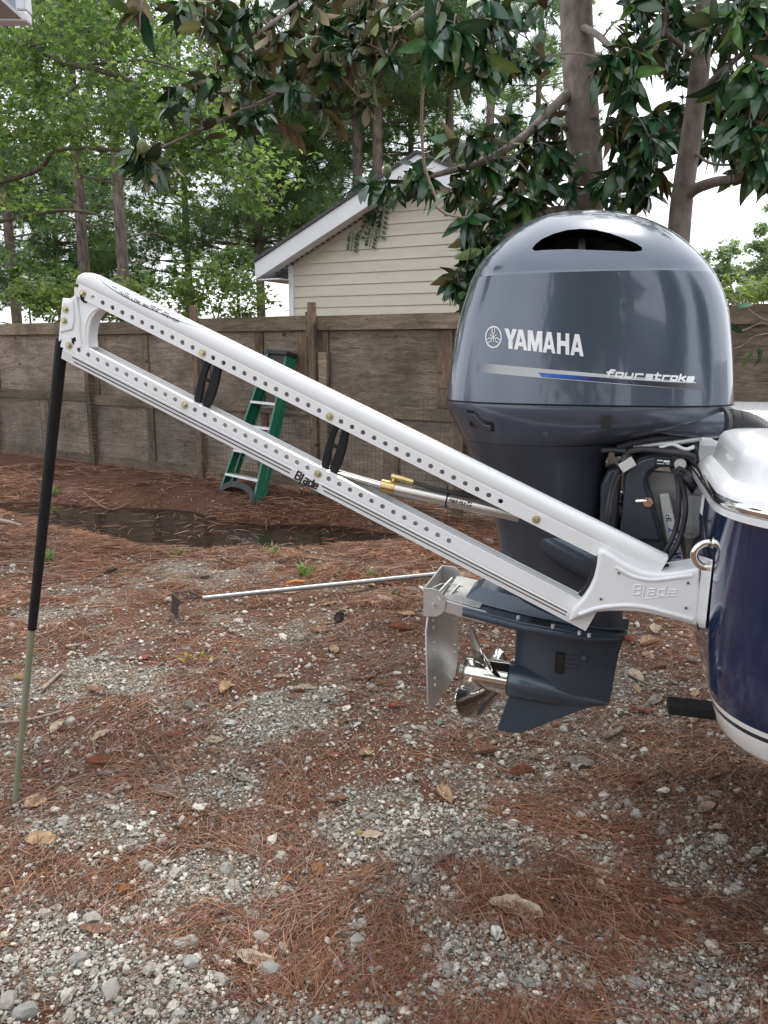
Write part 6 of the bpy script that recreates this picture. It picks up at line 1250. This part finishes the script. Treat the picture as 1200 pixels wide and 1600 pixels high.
# pine straw: long bent needles lying in drifts
def needles(n, name, lift, smin, smax, wid, dens, p=1.5, y1=10.):
    X, Y = sample_ground(n, 1.15 if p > 1 else 5.0, y1, p); g = gravel_mask(X, Y); drift = fbm(X*2.0+9, Y*2.4+4)
    keep = (RNG.random(n) < np.clip((1.06-g*1.22)*(.16+2.4*np.clip(drift-.30, 0, .6)*2), .09, 1)*dens); w_ = wet(X, Y); keep &= ~w_ | (RNG.random(n) < .05); X, Y = X[keep], Y[keep]; n = len(X)
    Z = np.maximum(height(X, Y), WZ)+.002+lift*RNG.random(n)**1.8*np.clip(fbm(X*2.0+9, Y*2.4+4)*2.4-.5, .25, 1.6)
    ang = (fbm(X*.9+30, Y*.9)-.47)*9+.2+RNG.normal(0, .75, n); L = RNG.uniform(smin, smax, n); W = wid*np.clip(.55+.19*Y, .75, 2.2)*RNG.uniform(.7, 1.3, n); bend = RNG.normal(0, .22, n); tl = RNG.normal(0, .05, n)
    segs = 3; pts = []
    for k in range(segs+1):
        t = k/segs-.5; a = ang+bend*t*2; pts.append(np.stack([X+L*t*np.cos(ang+bend*t), Y+L*t*np.sin(ang+bend*t), Z+L*t*tl-(0 if True else 0)+.004*(1-4*t*t)], 1))
    nrm = np.stack([-np.sin(ang), np.cos(ang), RNG.normal(0, .5, n)], 1); nrm /= np.linalg.norm(nrm, axis=1, keepdims=True)
    V = np.stack([np.stack([p_+nrm*(W*(.5 if 0 < k < segs else .25))[:, None], p_-nrm*(W*(.5 if 0 < k < segs else .25))[:, None]], 1) for k, p_ in enumerate(pts)], 1).reshape(n, -1, 3)
    F = np.array([(2*k, 2*k+1, 2*k+3, 2*k+2) for k in range(segs)])[None]+(np.arange(n)*2*(segs+1))[:, None, None]
    red, tan, gry, drk = np.array((.205, .092, .052)), np.array((.33, .205, .138)), np.array((.22, .165, .135)), np.array((.070, .036, .026))
    u = RNG.random((n, 1)); c = np.where(u < .42, red, np.where(u < .66, tan, np.where(u < .74, gry, drk)))*RNG.uniform(.7, 1.35, (n, 1)); fresh = np.clip((fbm(X*1.6+70, Y*1.6)-.42)*5, 0, 1)[:, None]; c = c*(1-.3*fresh)+.3*fresh*np.array((.30, .120, .062))
    C = np.repeat(c, 2*(segs+1), axis=0)
    tag(link(name, np_mesh(name, V.reshape(-1, 3), F.reshape(-1, 4), m_gneedle, C)), kind='stuff')
needles(140000, 'pine_straw', .024, .07, .17, .0018, 1.)
needles(80000, 'bank_straw', .06, .10, .22, .0022, 1., .2, 11.)
# dead leaves, each its own object
m_dleaf = attr_mat('dry_leaf', .75, .12, spec=.3, bump=.35)
def dead_leaf_mesh(curl, fold, wid, tw, seed):
    rg = np.random.default_rng(seed); nx_, ny_ = 12, 7; V = []; C = []
    for i in range(nx_):
        t = i/(nx_-1); w = wid/2*(math.sin(math.pi*min(1, .03+t*.96))**.75)
        for j in range(ny_):
            v = j/(ny_-1)*2-1; z = fold*abs(v)**1.5*w*2+curl*(t-.5)**2*1.2+.03*rg.normal()*(abs(v) > .5)+tw*(t-.5)*v*w*2+.012*rg.normal(); V.append((t-.5, v*w*(1-.15*abs(fold)), z)); k = 1+.15*rg.normal()-.18*(abs(v) < .1)
            C.append((k, k, k))
    zs_ = np.array([v[2] for v in V]); V = np.array(V); V[:, 2] -= np.percentile(zs_, 12)
    F = np.array([(i*ny_+j, (i+1)*ny_+j, (i+1)*ny_+j+1, i*ny_+j+1) for i in range(nx_-1) for j in range(ny_-1)]); return V, F, np.array(C)
LC = dict(tan=(.40, .28, .17), pale=(.42, .34, .26), brown=(.22, .13, .085), red=(.24, .095, .06), grey=(.27, .235, .205), orange=(.36, .16, .06), violet=(.26, .22, .25))
def dead_leaf(x, y, L, yaw, colr, curl, fold, wid, tilt, label, seed, group=None, tw=.1):
    V, F, C = dead_leaf_mesh(curl, fold, wid, tw, seed); me = np_mesh('dry_leaf', V*L, F, m_dleaf, C*np.array(LC[colr]), smooth=True)
    p = G(x, y, 0); p[2] = float(height(p[0], p[1]))+.012; o = link('dry_leaf', me, loc=p); o.rotation_euler = (tilt, tilt*.4, yaw); tag(o, label, 'leaf', group); return o
dead_leaf(56, 1257, .098, 1.2, 'tan', .15, .1, .75, .15, 'round tan leaf with dark spots beside the foot of the olive rod', 1)
dead_leaf(64, 1316, .11, .1, 'tan', .2, .15, .62, .2, 'broad tan leaf in the patch of light below the olive rod', 2)
dead_leaf(156, 1196, .11, .2, 'red', .5, .6, .5, .35, 'red brown folded leaf left of the olive rod mid height', 3)
dead_leaf(335, 1158, .082, .3, 'pale', .1, .1, .5, .25, 'pale tan oval leaf on straw left of the trolling plate', 4)
dead_leaf(331, 1177, .085, -.2, 'brown', .3, .5, .35, .2, 'curled brown leaf just in front of the pale tan oval leaf', 5)
dead_leaf(572, 1180, .085, .7, 'tan', .25, .35, .5, .3, 'folded tan leaf on needles below the trolling plate', 6)
dead_leaf(520, 1182, .08, -.5, 'red', .3, .2, .4, .1, 'dark red leaf just left of the folded tan leaf', 7)
dead_leaf(582, 1307, .080, .2, 'pale', .15, .1, .5, .15, 'pale oval leaf at the edge of the central gravel patch', 8)
dead_leaf(494, 1362, .085, 1.5, 'orange', .3, .4, .45, .3, 'orange brown leaf standing on edge left of the centre foreground', 9)
dead_leaf(806, 1428, .165, -.35, 'pale', .35, .35, .5, .12, 'largest pale brown leaf, split and curled, in the right foreground', 10)
dead_leaf(830, 1462, .07, -1.2, 'brown', .3, .3, .4, .2, 'small brown leaf tucked under the largest curled leaf', 11)
dead_leaf(400, 1508, .12, -.3, 'pale', .2, .25, .42, .15, 'pale dry leaf with a grey stone on its tip, bottom foreground', 12)
dead_leaf(165, 1212, .075, .1, 'violet', .1, .3, .35, .1, 'greyish violet leaf just below the red brown folded leaf', 13)
dead_leaf(195, 1395, .055, 1.1, 'orange', .4, .5, .5, .3, 'small orange leaf on straw in the left foreground', 14)
dead_leaf(450, 1378, .035, .6, 'orange', .3, .4, .6, .3, 'tiny bright orange leaf scrap in the middle foreground', 15)
dead_leaf(150, 1458, .10, -.1, 'brown', .2, .2, .35, .1, 'long dull brown leaf on straw in the lower left', 16)
dead_leaf(620, 1108, .09, .4, 'red', .2, .3, .45, .2, 'rusty leaf lying in front of the propeller', 17)
dead_leaf(830, 1158, .075, 1.0, 'brown', .3, .4, .6, .5, 'brown leaf standing up under the motor skeg', 18)
dead_leaf(1045, 1178, .11, -.1, 'tan', .2, .35, .3, .12, 'long tan leaf on the ground below the trailer bunk end', 19)
dead_leaf(1170, 1185, .09, -.5, 'grey', .3, .5, .35, .3, 'grey leaf on edge below the boat hull', 20)
dead_leaf(475, 1078, .12, .15, 'pale', .2, .4, .35, .1, 'pale curled leaf on the gravel patch left of the trolling plate', 21)
dead_leaf(455, 1092, .09, -.3, 'brown', .2, .3, .4, .1, 'dull brown leaf beside the pale curled leaf on gravel', 22)
dead_leaf(438, 1060, .08, .5, 'tan', .2, .3, .35, .2, 'narrow tan leaf behind the pale curled leaf on gravel', 23)
dead_leaf(620, 905, .17, .2, 'tan', .2, .3, .35, .1, 'big tan leaf lying behind the aluminium pole', 24)
dead_leaf(452, 928, .12, .3, 'tan', .2, .2, .4, .1, 'tan leaf lying in front of the aluminium pole', 25)
dead_leaf(310, 978, .13, .1, 'brown', .2, .4, .3, .1, 'narrow brown leaf in front of the wire basket', 26)
dead_leaf(635, 962, .13, .1, 'tan', .25, .3, .4, .15, 'tan leaf left of the hinged trolling plate bracket', 27)
dead_leaf(150, 1078, .10, .0, 'brown', .1, .2, .4, .1, 'reddish bark like leaf right of the olive rod', 28)
LMK = [(22, 1258, 'the foot of the olive rod'), (48, 985, 'the black sleeve end'), (300, 950, 'the wire basket'), (690, 898, 'the black end of the pole'), (500, 915, 'the middle of the aluminium pole'), (678, 1090, 'the lower tip of the trolling plate'), (750, 1085, 'the propeller'), (800, 1140, 'the motor skeg'), (1060, 1100, 'the trailer bunk end'),
       (1150, 1150, 'the boat hull'), (600, 1290, 'the central gravel patch'), (806, 1428, 'the largest curled leaf'), (400, 1508, 'the leaf with a stone on it'), (64, 1316, 'the broad tan leaf'), (156, 1196, 'the red brown folded leaf'), (335, 1158, 'the pale tan oval leaf'), (572, 1180, 'the folded tan leaf'), (494, 1362, 'the orange brown leaf'), (195, 1395, 'the small orange leaf'), (150, 1458, 'the long dull brown leaf'), (475, 1078, 'the pale curled leaf on gravel'), (452, 928, 'the tan leaf by the pole'), (310, 978, 'the narrow brown leaf by the basket'), (635, 962, 'the tan leaf by the trolling bracket'), (620, 905, 'the big tan leaf behind the pole'), (184, 1177, 'the tan rubber ring'), (82, 1068, 'the short thick stick'), (173, 898, 'the left pine cone'), (530, 970, 'the dark curled cone'), (577, 1502, 'the blue scrap'), (562, 1305, 'the olive acorn'), (400, 865, 'the ladder side of the ditch edge')]
USED = {}
def place_words(x, y):
    d = sorted((math.hypot(x-a, (y-b)*1.3), a, b, n) for a, b, n in LMK)
    for near, words_ in ((75, 'close'), (400, 'well')):
        for dist, a, b, n in d[:5]:
            if dist > near: continue
            dx, dy = x-a, (y-b)*1.3; w = ('just ' if near == 75 else 'farther ')+(('right of ' if dx > 0 else 'left of ') if abs(dx) > abs(dy) else ('in front of ' if dy > 0 else 'behind '))+n
            if w not in USED: USED[w] = 1; return w
    return None
spots = [(700, 905), (650, 880), (735, 890), (560, 905), (600, 935), (520, 942), (680, 1000), (690, 920), (755, 900), (990, 1060), (1010, 1030), (1060, 1060), (1030, 1100), (985, 1005), (1020, 985), (1085, 1090), (1120, 1215), (960, 1150), (620, 985), (545, 880), (470, 870), (380, 875), (240, 905), (60, 905), (130, 870), (520, 1020), (580, 1060), (290, 1105), (230, 1030), (120, 1010), (350, 1075), (760, 1175), (900, 1200), (1000, 1220), (1100, 1270), (690, 1240), (520, 1250), (380, 1215), (270, 1150), (90, 1140), (30, 1060), (300, 1290), (700, 1340), (1050, 1420), (950, 1400), (640, 870), (720, 860), (745, 870), (600, 860), (780, 935), (1000, 1080), (560, 1395), (250, 1240), (820, 1215), (160, 1150), (655, 895), (668, 872), (705, 925), (715, 880), (728, 905), (748, 885), (760, 870), (770, 905), (612, 880), (640, 920), (585, 920), (560, 870), (692, 858), (735, 852), (765, 845), (1010, 1005), (1030, 1045), (1075, 1030), (1000, 1115), (1090, 1130), (540, 955), (500, 985), (470, 1000), (690, 955)]
for k, (x, y) in enumerate(spots):
    c = ('tan', 'brown', 'grey', 'red', 'pale')[k % 5]; Yk = G(x, y)[1]
    wl_ = place_words(x, y); lab_ = f'{dict(tan="tan", brown="brown", grey="grey", red="red brown", pale="pale")[c]} dry leaf {wl_}' if wl_ else 'small dry leaf scattered on the pine straw and gravel'
    dead_leaf(x+random.uniform(-6, 6), y+random.uniform(-4, 4), random.uniform(.065, .125)*(1+.05*Yk), random.uniform(-3, 3), c, random.uniform(.1, .5), random.uniform(.1, .6), random.uniform(.35, .55), random.uniform(.05, .35), lab_, 40+k, 'dry leaves scattered over the ground', random.uniform(-.3, .3))
USED.clear()
# larger loose stones, each its own object
SM = []
for k in range(7):
    rg = np.random.default_rng(90+k); V = IV2*(1+.42*(rg.random((len(IV2), 1))-.5))+.09*rg.normal(0, 1, IV2.shape); V = V*np.array((1, rg.uniform(.65, .9), rg.uniform(.5, .75)))
    V = np.sign(V)*np.abs(V)**.9; C = np.tile(np.array([(.40, .37, .33), (.38, .37, .345), (.45, .415, .37), (.33, .315, .29)][k % 4]), (len(V), 1))*(1+.2*(rg.random((len(V), 1))-.5)); SM.append(np_mesh('loose_stone', V, IF2, m_stone, C))
st = [(145, 1438, .030), (228, 1356, .025), (275, 1366, .022), (354, 1361, .026), (908, 1278, .022), (995, 1278, .026), (640, 1215, .020), (1182, 1334, .024), (637, 1155, .019), (445, 1216, .0), (423, 1522, .030), (285, 1480, .026), (300, 1475, .024), (185, 1235, .021), (97, 1236, .020), (408, 1470, .026), (365, 1388, .022), (125, 1505, .028), (175, 1555, .030), (40, 1590, .032), (15, 1570, .030), (70, 1430, .022), (200, 1440, .018), (560, 1475, .024), (700, 1520, .022), (845, 1520, .020), (800, 1290, .020), (770, 1330, .017), (860, 1262, .016), (990, 1540, .024), (1105, 1250, .018), (670, 1190, .018), (740, 1215, .016), (550, 1340, .02), (330, 1035, .02), (255, 1090, .022), (225, 1060, .022), (110, 1130, .025), (1020, 1205, .017), (370, 940, .02), (300, 1510, .026), (345, 1535, .022), (235, 1520, .024)]
for k, (x, y, s_) in enumerate(st):
    if not s_: continue
    p = G(x, y); p[2] = float(height(p[0], p[1]))+s_*.3; o = link('loose_stone', SM[k % 7], loc=p); o.scale = (s_,)*3; o.rotation_euler = (random.uniform(-.3, .3), random.uniform(-.3, .3), random.uniform(0, 6.28)); wl_ = place_words(x, y); tag(o, f'pale grey loose stone {wl_}' if wl_ else 'pale grey loose stone lying on the gravel and straw', 'stone', 'larger loose stones on the ground')
# sticks, cones and odds and ends
m_stick = pm('grey_stick', (.27, .21, .165), .9, var=.3, scale=30, bump=.5)
def stick(P, r, label, z=.012):
    pts_ = []
    for x, y in P: p = G(x, y); p[2] = float(height(p[0], p[1]))+z+r; pts_.append(p)
    S = spline(pts_, 5); rs = [r*(1-.4*i/len(S))*(1+.12*random.uniform(-1, 1)) for i in range(len(S))]; o = MB().tube(S, rs, 8).build('stick', m_stick, smooth=60, base=pts_[0]); tag(o, label, 'stick')
stick([(66, 1083), (82, 1068), (99, 1053)], .011, 'short thick grey stick right of the olive rod')
stick([(-10, 1139), (40, 1131), (75, 1122), (99, 1115)], .009, 'grey stick lying behind the olive rod at the left edge')
stick([(-5, 1277), (40, 1255), (85, 1232), (105, 1212), (112, 1195)], .0032, 'thin curved twig crossing in front of the olive rod foot')
stick([(480, 874), (520, 879), (560, 882)], .012, 'pale stick lying just behind the aluminium pole')
stick([(0, 817), (20, 822), (34, 826)], .022, 'dark branch stub at the left edge by the ditch')
stick([(610, 893), (650, 880), (690, 870)], .008, 'thin stick on leaves behind the pole end')
stick([(130, 770), (170, 782), (205, 778)], .006, 'thin twig on the straw bank above the ditch')
stick([(980, 1055), (1010, 1072), (1045, 1080)], .005, 'thin twig on the ground between motor and hull')
m_cone = pm('dark_pine_cone', (.035, .025, .02), .85, var=.4, scale=40)
for x, y, L, lb in ((173, 898, .05, 'dark pine cone lying left of the wire basket'), (530, 970, .06, 'dark curled cone lying in front of the aluminium pole'), (320, 905, .035, 'small dark cone just behind the basket end of the pole')):
    p = G(x, y); p[2] = float(height(p[0], p[1]))+L*.45; ct = thing('pine_cone', lb, 'pine cone', p); a = random.uniform(0, 3); ax_ = np.array((math.cos(a), math.sin(a), .2)); ax_ /= np.linalg.norm(ax_); b1 = np.cross(ax_, (0, 0, 1)); b1 /= np.linalg.norm(b1); b2 = np.cross(ax_, b1)
    MB().tube([p-ax_*L, p-ax_*L*.3, p+ax_*L*.5, p+ax_*L*1.1], [L*.22, L*.36, L*.3, L*.06], 10).build('core', m_cone, ct, smooth=60); cs_ = MB()
    for k in range(60):
        t = k/60; an = k*2.4; rr_ = L*(.5*math.sin(math.pi*(.15+.8*t))); q = p+ax_*L*(2*t-.95); o_ = b1*math.cos(an)+b2*math.sin(an); tn = np.cross(ax_, o_); cs_.add([q+o_*rr_*.5+tn*L*.12, q+o_*rr_*.5-tn*L*.12, q+o_*rr_*1.15+ax_*L*.14-tn*L*.10, q+o_*rr_*1.15+ax_*L*.14+tn*L*.10, q+o_*rr_*1.05+ax_*L*.06], [(0, 1, 2, 3), (3, 2, 4), (0, 3, 4), (1, 4, 2)])
    tag(cs_.build('scales', m_cone, ct), kind='stuff')
p = G(184, 1177); p[2] = float(height(p[0], p[1]))+.022; T_ = np.linspace(0, 6.283, 25); rb = MB(); pr_ = [(p+(.020*math.cos(t), .014*math.sin(t), .004*math.sin(2*t))) for t in T_]; o = rb.tube(pr_, .0022, 6, caps=False).build('rubber_ring', pm('tan_rubber', (.42, .34, .25), .6), smooth=60, base=p); tag(o, 'tan rubber ring lying flat on the straw', 'ring')
a_, c_ = G(448, 911, .03), G(476, 909, .03); o = MB().tube([a_, (a_+c_)/2+(0, 0, .01), c_], [.010, .013, .009], 8).build('orange_scrap', pm('orange_plastic', (.55, .17, .02), .5), smooth=60, base=a_); tag(o, 'orange plastic scrap just behind the aluminium pole', 'litter')
p = G(577, 1502); p[2] = float(height(p[0], p[1]))+.012; o = MB().box(p, (.012, .006, .016)).build('blue_scrap', pm('blue_plastic', (.06, .09, .35), .4), base=p, bevel=.002); tag(o, 'tiny blue plastic scrap among the gravel in the foreground', 'litter')
p = G(562, 1305); p[2] = float(height(p[0], p[1]))+.014; o = MB().tube([p+(-.014, 0, 0), p+(-.008, 0, 0), p+(.008, 0, 0), p+(.014, 0, 0)], [.003, .009, .009, .003], 10).build('acorn', pm('olive_acorn', (.22, .18, .05), .5), smooth=60, base=p); tag(o, 'olive acorn on straw left of the central gravel patch', 'acorn')
# small weeds
def weed(x, y, n, h, label, cols=((.06, .12, .03), (.16, .24, .06))):
    p = G(x, y); p[2] = float(height(p[0], p[1])); Vs = []; Fs = []; Cs = []
    rg = RNG
    for k in range(n):
        a = rg.random()*6.283; q = p+np.array((rg.normal(0, .03), rg.normal(0, .03), 0)); d = np.array((math.cos(a)*.5, math.sin(a)*.5, 1.)); hh_ = h*rg.uniform(.5, 1.1); w = np.array((-math.sin(a), math.cos(a), 0))*.006; i0 = len(Vs); m_ = q+d*hh_*.6; t_ = q+d*hh_+np.array((math.cos(a), math.sin(a), -.3))*hh_*.3
        Vs += [q-w, q+w, m_+w*1.6, m_-w*1.6, t_]; Fs += [(i0, i0+1, i0+2), (i0, i0+2, i0+3), (i0+3, i0+2, i0+4)]; c = np.array(cols[0])+(np.array(cols[1])-np.array(cols[0]))*rg.random(); Cs += [c]*5
    o = link('weed', np_mesh('weed', np.array(Vs)-p, np.array(Fs), m_grass, np.array(Cs)), loc=p); tag(o, label, 'weed')
weed(74, 880, 16, .13, 'thin green weed right behind the black sleeve'); weed(478, 902, 14, .14, 'green weed sprouting behind the orange scrap'); weed(585, 903, 18, .08, 'low yellow green weed by the far end of the pole'); weed(300, 1030, 10, .05, 'tiny yellow green seedling on straw in front of the basket', ((.16, .2, .03), (.4, .4, .08))); weed(427, 862, 14, .10, 'green weed at the ditch edge below the ladder'); weed(280, 866, 14, .10, 'pale weed tuft at the near ditch edge', ((.12, .12, .04), (.25, .24, .1))); weed(85, 768, 12, .14, 'green weed on the straw bank right of the sleeve'); weed(620, 930, 14, .06, 'flat dry weed patch left of the trolling plate', ((.14, .13, .06), (.26, .24, .13))); weed(318, 1028, 6, .04, 'yellow seedling leaf beside the tiny seedling', ((.3, .3, .05), (.5, .45, .1)))
weed(290, 742, 30, .22, 'bright weeds showing through the gap under the fence', ((.10, .16, .03), (.28, .36, .08)))
